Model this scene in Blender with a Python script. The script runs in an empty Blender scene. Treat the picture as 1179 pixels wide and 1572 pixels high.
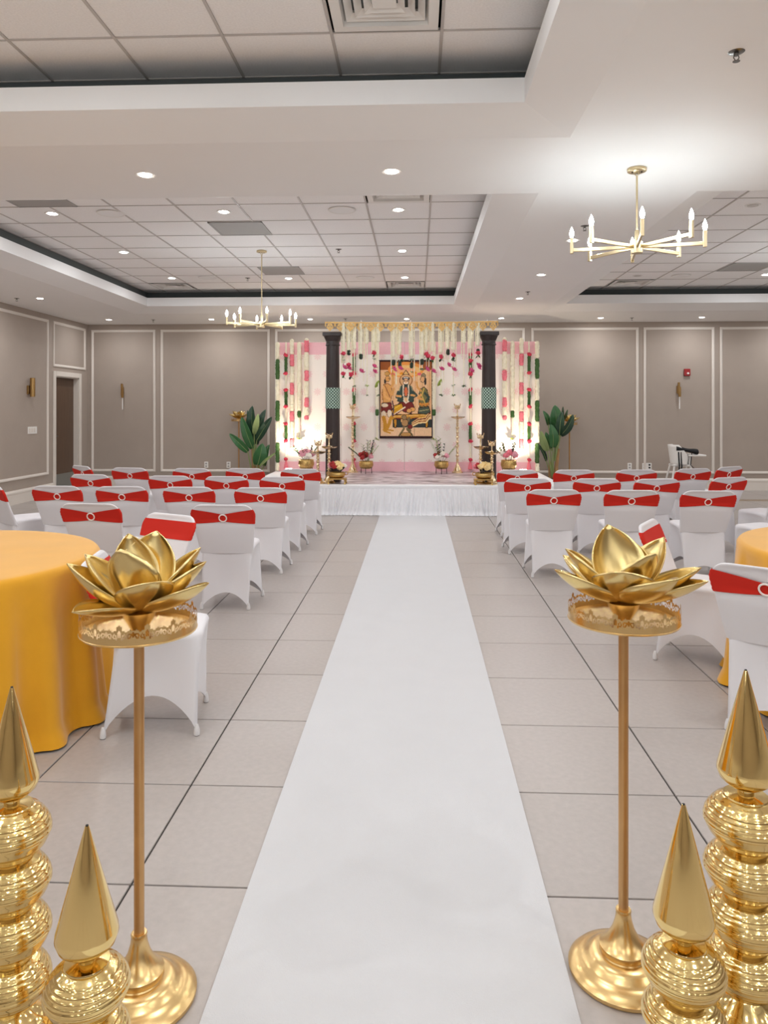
import bpy, math, random
import numpy as np
from mathutils import Vector, Matrix, Euler

R = random.Random(7)
PI = math.pi
SC = bpy.context.scene
COL = SC.collection

# ------------------------------------------------------------------ camera, world, exposure
FPX, CX, HY, CAMH, YAW = 1142.0, 589.5, 630.0, 1.444, math.atan(50.5 / 1142.0)
cam_data = bpy.data.cameras.new('camera')
cam = bpy.data.objects.new('camera', cam_data); COL.objects.link(cam)
cam_data.sensor_width = 36.0
cam_data.lens = FPX / 1572.0 * 36.0
cam_data.shift_y = -(786.0 - HY) / 1572.0
cam_data.clip_start = 0.05
cam.location = (0, 0, CAMH)
cam.rotation_euler = (PI / 2, 0, YAW)
SC.camera = cam
world = bpy.data.worlds.new('world'); SC.world = world; world.use_nodes = True
world.node_tree.nodes['Background'].inputs[0].default_value = (1, 0.97, 0.93, 1)
world.node_tree.nodes['Background'].inputs[1].default_value = 0.05
SC.view_settings.view_transform = 'Standard'
SC.view_settings.look = 'None'
SC.view_settings.gamma = 1
SC.view_settings.use_curve_mapping = False
SC.view_settings.exposure = 0.60
SC.cycles.diffuse_bounces = 6
SC.cycles.max_bounces = 8
SC.cycles.sample_clamp_indirect = 6.0

DOWNLIGHT_W = 6.3
BULB_EMIT = 96.0
UPLIGHT_W = 34.0


def seen(x, y, z, m=60):
    """Does a point fall inside the picture (used to decide which tiles get an object of their own)."""
    s, c = math.sin(YAW), math.cos(YAW)
    d = -s * x + c * y
    if d < 0.2: return False
    px = CX + FPX * (c * x + s * y) / d
    py = HY - FPX * (z - CAMH) / d
    return -m < px < 1179 + m and -m < py < 1572 + m


# ------------------------------------------------------------------ materials
def lin(r, g, b):
    f = lambda v: (v / 255 / 12.92) if v / 255 <= 0.04045 else ((v / 255 + 0.055) / 1.055) ** 2.4
    return (f(r), f(g), f(b), 1.0)


def mat(name, col, rough=0.6, metal=0.0, var=0.0, vscale=8.0, bump=0.0, bscale=60.0, emit=0.0, ecol=None,
        sheen=0.0, rnd=0.0, trans=0.0, coat=0.0, stretch=None):
    m = bpy.data.materials.new(name); m.use_nodes = True
    nt = m.node_tree; b = nt.nodes['Principled BSDF']
    b.inputs['Base Color'].default_value = col
    b.inputs['Roughness'].default_value = rough
    b.inputs['Metallic'].default_value = metal
    if coat: b.inputs['Coat Weight'].default_value = coat
    if sheen: b.inputs['Sheen Weight'].default_value = sheen
    if emit:
        b.inputs['Emission Color'].default_value = ecol or col
        b.inputs['Emission Strength'].default_value = emit
    tc = None
    if var or bump or rnd:
        tc = nt.nodes.new('ShaderNodeTexCoord')
        src = tc.outputs['Object']
        if stretch:
            mp = nt.nodes.new('ShaderNodeMapping'); mp.inputs['Scale'].default_value = stretch
            nt.links.new(src, mp.inputs[0]); src = mp.outputs[0]
    if var or rnd:
        hsv = nt.nodes.new('ShaderNodeHueSaturation'); hsv.inputs['Color'].default_value = col
        val = None
        if var:
            n = nt.nodes.new('ShaderNodeTexNoise'); n.inputs['Scale'].default_value = vscale
            n.inputs['Detail'].default_value = 5
            nt.links.new(src, n.inputs['Vector'])
            mr = nt.nodes.new('ShaderNodeMapRange')
            mr.inputs[1].default_value = 0.25; mr.inputs[2].default_value = 0.75
            mr.inputs[3].default_value = 1 - var; mr.inputs[4].default_value = 1 + var
            nt.links.new(n.outputs[0], mr.inputs[0]); val = mr.outputs[0]
        if rnd:
            oi = nt.nodes.new('ShaderNodeObjectInfo')
            mr2 = nt.nodes.new('ShaderNodeMapRange')
            mr2.inputs[3].default_value = 1 - rnd; mr2.inputs[4].default_value = 1 + rnd
            nt.links.new(oi.outputs['Random'], mr2.inputs[0])
            if val:
                mu = nt.nodes.new('ShaderNodeMath'); mu.operation = 'MULTIPLY'
                nt.links.new(val, mu.inputs[0]); nt.links.new(mr2.outputs[0], mu.inputs[1]); val = mu.outputs[0]
            else:
                val = mr2.outputs[0]
        nt.links.new(val, hsv.inputs['Value'])
        nt.links.new(hsv.outputs[0], b.inputs['Base Color'])
    if bump:
        n = nt.nodes.new('ShaderNodeTexNoise'); n.inputs['Scale'].default_value = bscale
        n.inputs['Detail'].default_value = 3
        nt.links.new(src, n.inputs['Vector'])
        bp = nt.nodes.new('ShaderNodeBump'); bp.inputs['Strength'].default_value = bump
        bp.inputs['Distance'].default_value = 0.004
        nt.links.new(n.outputs[0], bp.inputs['Height']); nt.links.new(bp.outputs[0], b.inputs['Normal'])
    return m


MAT = {}
MAT['wall'] = mat('wall_covering', lin(168, 155, 144), 0.75, var=0.03, vscale=3, bump=0.25, bscale=180)
MAT['soffit'] = mat('soffit_paint', lin(240, 239, 238), 0.7, var=0.01, vscale=1.5)
MAT['fascia'] = mat('fascia_paint', lin(238, 238, 238), 0.6)
MAT['trim'] = mat('trim_paint', lin(222, 214, 205), 0.45)
MAT['cove'] = mat('cove_shade_grey', lin(92, 97, 97), 0.8)  # dark grey lining paints in the shade of the tray recess
MAT['ctile'] = mat('ceiling_tile', lin(247, 245, 244), 0.9, var=0.05, vscale=90, bump=0.5, bscale=220, rnd=0.012)
MAT['cgrid'] = mat('ceiling_tee', lin(196, 190, 186), 0.5)
MAT['grout'] = mat('grout', lin(58, 54, 52), 0.9)
MAT['tile'] = mat('floor_tile', lin(172, 164, 159), 0.36, var=0.06, vscale=38, bump=0.05, bscale=150, rnd=0.03)
MAT['band'] = mat('brown_tile', lin(150, 132, 112), 0.45, var=0.1, vscale=14)
MAT['runner'] = mat('runner_felt', lin(202, 202, 204), 0.95, var=0.012, vscale=6, bump=0.35, bscale=260)
MAT['cloth'] = mat('white_spandex', lin(224, 222, 225), 0.75, sheen=0.2, bump=0.04, bscale=12)
MAT['foot'] = mat('chair_foot', lin(216, 214, 214), 0.6)
MAT['rubber'] = mat('rubber', lin(40, 40, 42), 0.7)
MAT['sash'] = mat('red_sash', lin(200, 28, 3), 0.8)
MAT['ring'] = mat('white_ring', lin(245, 236, 230), 0.35)
MAT['gold'] = mat('polished_gold', lin(246, 217, 148), 0.1, 1.0)
MAT['goldm'] = mat('satin_gold', lin(230, 197, 138), 0.27, 1.0, var=0.05, vscale=16)
MAT['lotus'] = mat('lotus_gold', lin(232, 207, 145), 0.24, 1.0, var=0.14, vscale=14)
MAT['pole'] = mat('pole_brass', lin(200, 158, 108), 0.34, 1.0, var=0.12, vscale=9)
MAT['yellow'] = mat('yellow_cloth', lin(222, 158, 12), 0.85, sheen=0.35, var=0.05, vscale=5, bump=0.12, bscale=220)
MAT['chand'] = mat('champagne_gold', lin(214, 196, 158), 0.3, 1.0)
MAT['bulb'] = mat('lit_bulb', (1, 1, 1, 1), 0.4, emit=BULB_EMIT, ecol=(0.88, 0.97, 1.0, 1))
MAT['lens'] = mat('lit_lens', (1, 1, 1, 1), 0.4, emit=14.0, ecol=(1.0, 0.96, 0.9, 1))
MAT['unlit'] = mat('unlit_lens', lin(205, 200, 195), 0.4)
MAT['white'] = mat('white_plastic', lin(235, 232, 228), 0.4)
MAT['chrome'] = mat('dull_chrome', lin(120, 118, 115), 0.3, 1.0)
MAT['vent'] = mat('vent_grey', lin(168, 165, 162), 0.6)
MAT['door'] = mat('door_wood', lin(92, 70, 54), 0.45, var=0.14, vscale=6, stretch=(6, 6, 0.6))
MAT['kick'] = mat('kick_plate', lin(150, 152, 148), 0.35, 0.8)
MAT['black'] = mat('black_fabric', lin(24, 25, 28), 0.85)
MAT['pillar'] = mat('dark_pillar', lin(52, 42, 40), 0.42, var=0.06, vscale=30)
MAT['cream'] = mat('cream_bloom', lin(246, 240, 214), 0.8, var=0.08, vscale=60)
MAT['pinkb'] = mat('pink_bloom', lin(240, 128, 142), 0.8, var=0.12, vscale=50)
MAT['rose'] = mat('rose_petal', lin(214, 56, 84), 0.6, var=0.22, vscale=40)
MAT['blush'] = mat('blush_petal', lin(236, 164, 178), 0.6, var=0.12, vscale=40)
MAT['lotusp'] = mat('lotus_pink', lin(226, 90, 146), 0.6, var=0.16, vscale=30)
MAT['crimson'] = mat('crimson_petal', lin(170, 34, 34), 0.6, var=0.15, vscale=40)
MAT['butter'] = mat('butter_petal', lin(244, 214, 150), 0.6, var=0.06, vscale=40)
MAT['ivory'] = mat('ivory_petal', lin(244, 236, 222), 0.6, var=0.05, vscale=40)
MAT['leaf'] = mat('garland_leaf', lin(58, 96, 42), 0.55, var=0.3, vscale=40)
MAT['lime'] = mat('lime_leaf', lin(150, 168, 70), 0.55, var=0.15, vscale=40)
MAT['dleaf'] = mat('dark_leaf', lin(30, 50, 32), 0.5, var=0.25, vscale=30)
MAT['banana'] = mat('banana_leaf', lin(52, 104, 56), 0.38, var=0.2, vscale=7)
MAT['bananad'] = mat('banana_leaf_dark', lin(30, 66, 44), 0.38, var=0.2, vscale=7)
MAT['bananal'] = mat('banana_leaf_pale', lin(150, 170, 110), 0.45, var=0.1, vscale=7)
MAT['stem'] = mat('banana_stem', lin(166, 128, 84), 0.7, var=0.22, vscale=16, stretch=(4, 4, 0.7))
MAT['gstem'] = mat('green_stem', lin(140, 158, 100), 0.55, var=0.1, vscale=16)
MAT['brass'] = mat('lamp_brass', lin(238, 216, 178), 0.24, 1.0, var=0.1, vscale=40)
MAT['bowl'] = mat('bowl_brass', lin(206, 172, 108), 0.3, 1.0, var=0.25, vscale=55, bump=0.6, bscale=90)
MAT['wire'] = mat('dark_wire', lin(56, 48, 42), 0.5, 0.6)
MAT['valance'] = mat('valance_gold', lin(232, 190, 118), 0.5, 0.15, var=0.05, vscale=14)
MAT['stage'] = mat('stage_white', lin(240, 240, 242), 0.7)
MAT['skirt'] = mat('skirt_fabric', lin(236, 237, 240), 0.7, sheen=0.2)
MAT['pinkband'] = mat('pink_border', lin(246, 196, 204), 0.8, var=0.04, vscale=40)
MAT['alarm'] = mat('alarm_red', lin(150, 30, 32), 0.4)
MAT['soil'] = mat('soil', lin(60, 46, 34), 0.9)
MAT['pot'] = mat('planter', lin(66, 58, 52), 0.6)
MAT['sconce'] = mat('sconce_brass', lin(176, 142, 92), 0.32, 1.0)
MAT['plaid'] = mat('plaid_cloth', lin(150, 160, 158), 0.85, var=0.5, vscale=22)


class Nodes:
    def __init__(s, m): s.nt = m.node_tree
    def math(s, op, a, b=None):
        n = s.nt.nodes.new('ShaderNodeMath'); n.operation = op
        for i, v in enumerate((a, b)):
            if v is None: continue
            if isinstance(v, (int, float)): n.inputs[i].default_value = v
            else: s.nt.links.new(v, n.inputs[i])
        return n.outputs[0]
    def coords(s):
        tc = s.nt.nodes.new('ShaderNodeTexCoord'); sp = s.nt.nodes.new('ShaderNodeSeparateXYZ')
        s.nt.links.new(tc.outputs['Object'], sp.inputs[0]); return sp.outputs
    def mix(s, f, a, b):
        n = s.nt.nodes.new('ShaderNodeMix'); n.data_type = 'RGBA'
        for i, v in ((6, a), (7, b)):
            if isinstance(v, tuple): n.inputs[i].default_value = v
            else: s.nt.links.new(v, n.inputs[i])
        s.nt.links.new(f, n.inputs[0]); return n.outputs[2]
    def base(s, col): s.nt.links.new(col, s.nt.nodes['Principled BSDF'].inputs['Base Color'])


def backdrop_material():
    m = mat('printed_backdrop', lin(240, 230, 222), 0.85)
    k = Nodes(m); x, y, z = k.coords()
    cell = 0.30
    row = k.math('FLOOR', k.math('DIVIDE', z, cell))
    off = k.math('MULTIPLY', k.math('MODULO', k.math('ABSOLUTE', row), 2.0), cell / 2)
    fx = k.math('SUBTRACT', k.math('FLOORED_MODULO', k.math('ADD', x, off), cell), cell / 2)
    fz = k.math('SUBTRACT', k.math('FLOORED_MODULO', z, cell), cell / 2)
    d = k.math('SQRT', k.math('ADD', k.math('MULTIPLY', fx, fx), k.math('MULTIPLY', fz, fz)))
    ang = k.math('ARCTAN2', fz, fx)
    rad = k.math('ADD', 0.056, k.math('MULTIPLY', 0.014, k.math('COSINE', k.math('MULTIPLY', ang, 8.0))))
    inside = k.math('LESS_THAN', d, rad)
    rings = k.math('GREATER_THAN', k.math('SINE', k.math('MULTIPLY', d, 260.0)), -0.4)
    f = k.math('MULTIPLY', k.math('MULTIPLY', inside, rings), 0.75)
    k.base(k.mix(f, lin(251, 244, 236), lin(246, 200, 204)))
    return m


def net_material():
    m = mat('patterned_band', lin(40, 70, 56), 0.5)
    k = Nodes(m); x, y, z = k.coords()
    ang = k.math('ARCTAN2', y, x)
    u = k.math('MULTIPLY', ang, 15 / (2 * PI)); v = k.math('MULTIPLY', z, 23.0)
    a = k.math('ABSOLUTE', k.math('SUBTRACT', k.math('FLOORED_MODULO', k.math('ADD', u, v), 1.0), 0.5))
    b = k.math('ABSOLUTE', k.math('SUBTRACT', k.math('FLOORED_MODULO', k.math('SUBTRACT', u, v), 1.0), 0.5))
    f = k.math('GREATER_THAN', k.math('MAXIMUM', a, b), 0.375)
    k.base(k.mix(f, lin(24, 52, 42), lin(196, 224, 208)))
    return m


def marble_material():
    m = mat('marble_print', lin(228, 220, 222), 0.3)
    nt = m.node_tree; k = Nodes(m)
    tc = nt.nodes.new('ShaderNodeTexCoord'); mp = nt.nodes.new('ShaderNodeMapping')
    mp.inputs['Scale'].default_value = (1.0, 3.2, 1)
    n = nt.nodes.new('ShaderNodeTexNoise'); n.inputs['Scale'].default_value = 2.6; n.inputs['Detail'].default_value = 7
    n.inputs['Distortion'].default_value = 1.4
    nt.links.new(tc.outputs['Object'], mp.inputs[0]); nt.links.new(mp.outputs[0], n.inputs['Vector'])
    r = nt.nodes.new('ShaderNodeValToRGB')
    r.color_ramp.elements[0].position = 0.40; r.color_ramp.elements[0].color = lin(112, 96, 102)
    r.color_ramp.elements[1].position = 0.56; r.color_ramp.elements[1].color = lin(226, 216, 220)
    e = r.color_ramp.elements.new(0.48); e.color = lin(200, 186, 192)
    nt.links.new(n.outputs[0], r.inputs[0]); k.base(r.outputs[0])
    return m


MAT['backdrop'] = backdrop_material()
MAT['net'] = net_material()
MAT['marble'] = marble_material()


# ------------------------------------------------------------------ mesh building
class MB:
    def __init__(s): s.v = []; s.f = []
    def add(s, vs, fs, M=None):
        o = len(s.v)
        s.v += [tuple(M @ Vector(p)) for p in vs] if M is not None else [tuple(p) for p in vs]
        s.f += [tuple(i + o for i in f) for f in fs]; return s
    def box(s, x0, x1, y0, y1, z0, z1, M=None):
        v = [(x0, y0, z0), (x1, y0, z0), (x1, y1, z0), (x0, y1, z0), (x0, y0, z1), (x1, y0, z1), (x1, y1, z1), (x0, y1, z1)]
        return s.add(v, [(3, 2, 1, 0), (4, 5, 6, 7), (0, 1, 5, 4), (1, 2, 6, 5), (2, 3, 7, 6), (3, 0, 4, 7)], M)
    def bbox(s, x0, x1, y0, y1, z0, z1, b=0.004, M=None):
        """Box with chamfered edges."""
        xs = (x0, x0 + b, x1 - b, x1); ys = (y0, y0 + b, y1 - b, y1); zs = (z0, z0 + b, z1 - b, z1)
        rings = []
        v = []
        def ring(z, e):
            a, c = (xs[1], xs[2]) if e else (xs[0], xs[3]); p, q = (ys[1], ys[2]) if e else (ys[0], ys[3])
            k = 0 if not e else 0
            if e: pts = [(a, p), (c, p), (c, p), (c, q), (c, q), (a, q), (a, q), (a, p)]
            else: pts = [(xs[1], ys[0]), (xs[2], ys[0]), (xs[3], ys[1]), (xs[3], ys[2]), (xs[2], ys[3]), (xs[1], ys[3]), (xs[0], ys[2]), (xs[0], ys[1])]
            return [(x, y, z) for x, y in pts]
        for z, e in ((zs[0], 1), (zs[1], 0), (zs[2], 0), (zs[3], 1)): v += ring(z, e)
        f = []
        for r in range(3):
            for i in range(8):
                j = (i + 1) % 8; f.append((r * 8 + i, r * 8 + j, r * 8 + 8 + j, r * 8 + 8 + i))
        f.append(tuple(range(7, -1, -1))); f.append(tuple(range(24, 32)))
        return s.add(v, f, M)
    def lathe(s, prof, n=24, M=None, cap=True):
        v = []; f = []
        for r, z in prof:
            for i in range(n):
                a = 2 * PI * i / n; v.append((r * math.cos(a), r * math.sin(a), z))
        for k in range(len(prof) - 1):
            for i in range(n):
                j = (i + 1) % n; f.append((k * n + i, k * n + j, (k + 1) * n + j, (k + 1) * n + i))
        if cap:
            f.append(tuple(range(n - 1, -1, -1))); f.append(tuple(range((len(prof) - 1) * n, len(prof) * n)))
        return s.add(v, f, M)
    def tube(s, pts, r, n=8, M=None):
        pts = [Vector(p) for p in pts]
        rs = r if isinstance(r, (list, tuple)) else [r] * len(pts)
        v = []; f = []; up = None
        for i, p in enumerate(pts):
            t = (pts[min(i + 1, len(pts) - 1)] - pts[max(i - 1, 0)]).normalized()
            if up is None:
                up = Vector((0, 0, 1)) if abs(t.z) < 0.9 else Vector((1, 0, 0))
            a = (up - t * up.dot(t)).normalized(); b = t.cross(a); up = a
            for k in range(n):
                q = 2 * PI * k / n; v.append(p + (a * math.cos(q) + b * math.sin(q)) * rs[i])
        for i in range(len(pts) - 1):
            for k in range(n):
                j = (k + 1) % n; f.append((i * n + k, i * n + j, (i + 1) * n + j, (i + 1) * n + k))
        f.append(tuple(range(n - 1, -1, -1))); f.append(tuple(range((len(pts) - 1) * n, len(pts) * n)))
        return s.add(v, f, M)
    def grid(s, fn, nu, nv, M=None, cu=False):
        v = [fn(i / nu, j / nv) for j in range(nv + 1) for i in range(nu if cu else nu + 1)]
        w = nu if cu else nu + 1
        f = []
        for j in range(nv):
            for i in range(nu):
                k = (i + 1) % w if cu else i + 1
                f.append((j * w + i, j * w + k, (j + 1) * w + k, (j + 1) * w + i))
        return s.add(v, f, M)
    def torus(s, Rm, r, n=24, m=8, M=None, flat=1.0):
        return s.grid(lambda u, w: ((Rm + r * math.cos(2 * PI * w)) * math.cos(2 * PI * u), (Rm + r * math.cos(2 * PI * w)) * math.sin(2 * PI * u), r * flat * math.sin(2 * PI * w)), n, m, M, cu=True)
    def ball(s, c, rx, ry=None, rz=None, n=10, m=6, M=None):
        ry = ry or rx; rz = rz or rx
        pr = []
        v = []; f = []
        v.append((c[0], c[1], c[2] - rz))
        for j in range(1, m):
            p = -PI / 2 + PI * j / m
            for i in range(n):
                a = 2 * PI * i / n
                v.append((c[0] + rx * math.cos(p) * math.cos(a), c[1] + ry * math.cos(p) * math.sin(a), c[2] + rz * math.sin(p)))
        v.append((c[0], c[1], c[2] + rz))
        for i in range(n): f.append((0, 1 + (i + 1) % n, 1 + i))
        for j in range(m - 2):
            for i in range(n):
                k = (i + 1) % n; f.append((1 + j * n + i, 1 + j * n + k, 1 + (j + 1) * n + k, 1 + (j + 1) * n + i))
        L = 1 + (m - 2) * n; T = len(v) - 1
        for i in range(n): f.append((L + i, L + (i + 1) % n, T))
        return s.add(v, f, M)
    def mesh(s, name, m, smooth=False):
        me = bpy.data.meshes.new(name); me.from_pydata(s.v, [], s.f); me.update()
        if m is not None: me.materials.append(MAT[m] if isinstance(m, str) else m)
        if smooth:
            me.polygons.foreach_set('use_smooth', [True] * len(me.polygons))
            if smooth != 'all':
                try: me.set_sharp_from_angle(angle=math.radians(38))
                except Exception: pass
        return me


def put(name, me, parent=None, loc=(0, 0, 0), rot=(0, 0, 0), scale=None):
    o = bpy.data.objects.new(name, me); COL.objects.link(o)
    o.location = loc; o.rotation_euler = rot
    if scale is not None: o.scale = scale if not isinstance(scale, (int, float)) else (scale,) * 3
    if parent is not None: o.parent = parent
    return o


def part(name, mb, m, parent=None, smooth=False, **k):
    return put(name, mb.mesh(name, m, smooth), parent, **k)


def tag(o, label=None, cat=None, group=None, kind=None):
    if label: o['label'] = label
    if cat: o['category'] = cat
    if group: o['group'] = group
    if kind: o['kind'] = kind
    return o


def thing(name, label, cat, loc=(0, 0, 0), rz=0.0, group=None):
    return tag(put(name, None, None, loc, (0, 0, rz)), label, cat, group)


def copy_thing(root, loc, rz, label, group=None, skip=()):
    r = root.copy(); COL.objects.link(r); r.location = loc; r.rotation_euler = (0, 0, rz); r['label'] = label
    if group: r['group'] = group
    for ch in root.children:
        if ch.name.split('.')[0] in skip: continue
        c = ch.copy(); COL.objects.link(c); c.parent = r
        for g in ch.children:
            d = g.copy(); COL.objects.link(d); d.parent = c
    return r


def T(x=0, y=0, z=0): return Matrix.Translation((x, y, z))
def RX(a): return Matrix.Rotation(a, 4, 'X')
def RY(a): return Matrix.Rotation(a, 4, 'Y')
def RZ(a): return Matrix.Rotation(a, 4, 'Z')
def S(x, y=None, z=None): return Matrix.Diagonal((x, x if y is None else y, x if z is None else z, 1))


def struct(name, mb, m, smooth=False):
    return tag(part(name, mb, m, None, smooth), kind='structure')


# ------------------------------------------------------------------ room shell
XL, XR, YB, YF, HC = -6.17, 9.12, 13.70, -7.0, 3.05
TOP = 3.75

floor = struct('floor', MB().box(XL - .1, XR + .1, YF - .1, YB + .1, -0.12, -0.006), 'grout')
PX, PY, X0, Y0 = 0.6125, 0.6035, -0.87, 2.23
G = 0.0035


def floor_cells():
    xs = [X0 + PX * k for k in range(-20, 25)]
    XB0, XB1 = -5.0, -4.75
    YB0, YB1 = 12.08, 12.33
    XE0, XE1 = 7.70, 7.95
    cols = [(XL, -5.585, 't'), (-5.585, XB0, 't'), (XB0, XB1, 'b')]
    inner = [XB1] + [x for x in xs if XB1 + .1 < x < XE0 - .1] + [XE0]
    cols += [(a, b, 't') for a, b in zip(inner, inner[1:])]
    cols += [(XE0, XE1, 'b'), (XE1, 8.535, 't'), (8.535, XR, 't')]
    ys = [YF] + [Y0 + PY * k for k in range(-15, 17)] + [YB0]
    ys = [y for i, y in enumerate(ys) if i == 0 or y > YF + .1]
    rows = [(a, b, 't') for a, b in zip(ys, ys[1:])] + [(YB0, YB1, 'b'), (YB1, 13.015, 't'), (13.015, YB, 't')]
    for (a, b, k) in cols:
        for (c, d, l) in rows:
            outer_x = a < XB0 - .01 or b > XE1 + .01
            outer_y = c >= YB1 - .01
            band = (k == 'b' and not outer_y) or (l == 'b' and not outer_x)
            yield a, b, c, d, band


tile_mesh = MB().bbox(-PX / 2 + G, PX / 2 - G, -PY / 2 + G, PY / 2 - G, -0.008, 0, 0.0015).mesh('tile', 'tile')
rest = MB(); n_tile = 0
for a, b, c, d, band in floor_cells():
    mx, my = (a + b) / 2, (c + d) / 2
    hidden = (-0.5 < a and b < 0.38 and my < 10.2) or (my > 10.3 and -2.3 < a and b < 1.95)
    vis = my > 1.2 and (seen(mx, my, 0, 90)) and not hidden
    if vis and n_tile < 330:
        n_tile += 1
        if abs(b - a - PX) < 1e-3 and abs(d - c - PY) < 1e-3 and not band:
            put('tile', tile_mesh, floor, (mx, my, 0))
        else:
            w, h = (b - a) / 2, (d - c) / 2
            part('border_tile' if band else 'tile', MB().bbox(-w + G, w - G, -h + G, h - G, -0.008, 0, 0.0015), 'band' if band else 'tile', floor, loc=(mx, my, 0))
    elif not band:
        rest.box(a + G, b - G, c + G, d - G, -0.008, 0)
    else:
        rest.box(a + G, b - G, c + G, d - G, -0.008, -0.0005)
tag(part('tile_field', rest, 'tile', floor), kind='stuff')

# walls
DY0, DY1, DZ = 12.44, 13.32, 2.03          # door opening in the left wall
w = MB()
w.box(XL - .15, XL, YF, DY0, 0, TOP); w.box(XL - .15, XL, DY1, YB + .15, 0, TOP); w.box(XL - .15, XL, DY0, DY1, DZ, TOP)
wall_left = struct('wall_left', w, 'wall')
wall_back = struct('wall_back', MB().box(XL, XR, YB, YB + .15, 0, TOP), 'wall')
wall_right = struct('wall_right', MB().box(XR, XR + .15, YF, YB + .15, 0, TOP), 'wall')
wall_front = struct('wall_front', MB().box(XL - .15, XR + .15, YF - .15, YF, 0, TOP), 'wall')
struct('light_stop_slab', MB().box(XL - .2, XR + .2, YF - .2, YB + .2, TOP, TOP + .1), 'cove').name = 'ceiling_light_stop'  # unseen slab added above the room to stop light leaking in


def moulding(wall, side, a, b, z0, z1, w=0.045, d=0.022):
    """Picture-frame moulding: four mitred bars with a stepped profile."""
    m = MB()
    prof = [(0, 0), (0, d * .7), (w * .3, d), (w * .7, d * .8), (w, d * .35), (w, 0)]
    n = len(prof); v = []; f = []
    for (cx, cz, sx, sz) in ((a, z0, 1, 1), (b, z0, -1, 1), (b, z1, -1, -1), (a, z1, 1, -1)):
        for (o, h) in prof:
            u, z = cx + sx * o, cz + sz * o
            v.append((u, YB - h, z) if side == 'b' else (XL + h, u, z))
    for q in range(4):
        for i in range(n - 1):
            p = (q + 1) % 4; f.append((q * n + i, q * n + i + 1, p * n + i + 1, p * n + i))
    m.add(v, f)
    return part('panel_moulding', m, 'trim', wall)


for a, b in ((-6.10, -4.88), (-4.78, -2.73), (-2.63, 1.97), (2.09, 4.02), (4.11, 5.37), (5.47, 7.5), (7.6, 9.0)):
    moulding(wall_back, 'b', a, b, 0.30, 2.95)
for a, b, z0, z1 in ((8.6, 12.19, .37, 2.96), (4.9, 8.5, .37, 2.96), (1.2, 4.8, .37, 2.96), (12.36, 13.58, 2.19, 2.96)):
    moulding(wall_left, 'l', a, b, z0, z1)


def baseboard(name, side, a, b):
    prof = [(0, 0), (.02, 0), (.02, .15), (.026, .165), (.026, .185), (.012, .21), (0, .215)]
    v = []; f = []
    for u in (a, b):
        for d, z in prof:
            v.append({'b': (u, YB - d, z), 'l': (XL + d, u, z), 'r': (XR - d, u, z)}[side])
    n = len(prof)
    for i in range(n - 1): f.append((i, i + 1, n + i + 1, n + i))
    struct(name, MB().add(v, f), 'trim')


baseboard('baseboard_back', 'b', XL, XR)
baseboard('baseboard_left', 'l', YF, DY0 - .09)
baseboard('baseboard_right', 'r', YF, YB)
# door with casing
d1 = tag(part('door_1', MB().bbox(XL - .13, XL - .09, DY0 + .01, DY1 - .01, 0.01, DZ - .01, .003), 'door'), kind='structure')
part('kick_plate', MB().box(XL - .09, XL - .086, DY0 + .03, DY1 - .03, 0.03, .33), 'kick', d1)
hd = MB(); hd.tube([(XL - .09, DY0 + .08, 1.0), (XL - .05, DY0 + .08, 1.0), (XL - .05, DY0 + .2, 1.0)], .01)
part('door_handle', hd, 'chrome', d1)
cs = MB()
for a, b, z0, z1 in ((DY0 - .085, DY0, 0, DZ + .085), (DY1, DY1 + .085, 0, DZ + .085), (DY0, DY1, DZ, DZ + .085)):
    cs.bbox(XL - .001, XL + .022, a, b, z0, z1, .006)
struct('trim_1', cs, 'trim')
jm = MB(); jm.box(XL - .15, XL, DY0, DY0 + .012, 0, DZ); jm.box(XL - .15, XL, DY1 - .012, DY1, 0, DZ); jm.box(XL - .15, XL, DY0, DY1, DZ - .012, DZ)
struct('trim_2', jm, 'trim')

# ceiling: dropped soffit with four coffered trays
TX = [(-4.68, 0.90), (2.05, 7.63)]
TY = [(-2.24, 4.42, 3.42), (5.54, 12.20, 3.40)]
xb = [XL, TX[0][0], TX[0][1], TX[1][0], TX[1][1], XR]
yb = [YF, TY[0][0], TY[0][1], TY[1][0], TY[1][1], YB]
sf = MB()
for i in range(5):
    for j in range(5):
        if i in (1, 3) and j in (1, 3): continue
        sf.add([(xb[i], yb[j], HC), (xb[i], yb[j + 1], HC), (xb[i + 1], yb[j + 1], HC), (xb[i + 1], yb[j], HC)], [(0, 1, 2, 3)])
ceiling = struct('ceiling', sf, 'soffit')
RUN, RISE, FT, CV, CVX = 0.31, 0.085, 3.27, 0.27, 0.10
DIFF = [(-0.159, 3.59), (-0.17, 6.70), (-0.17, 11.58), (-3.84, 11.58), (3.27, 11.58)]   # cells taken by air diffusers


def ring4(x0, x1, y0, y1, z): return [(x0, y0, z), (x1, y0, z), (x1, y1, z), (x0, y1, z)]


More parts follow.
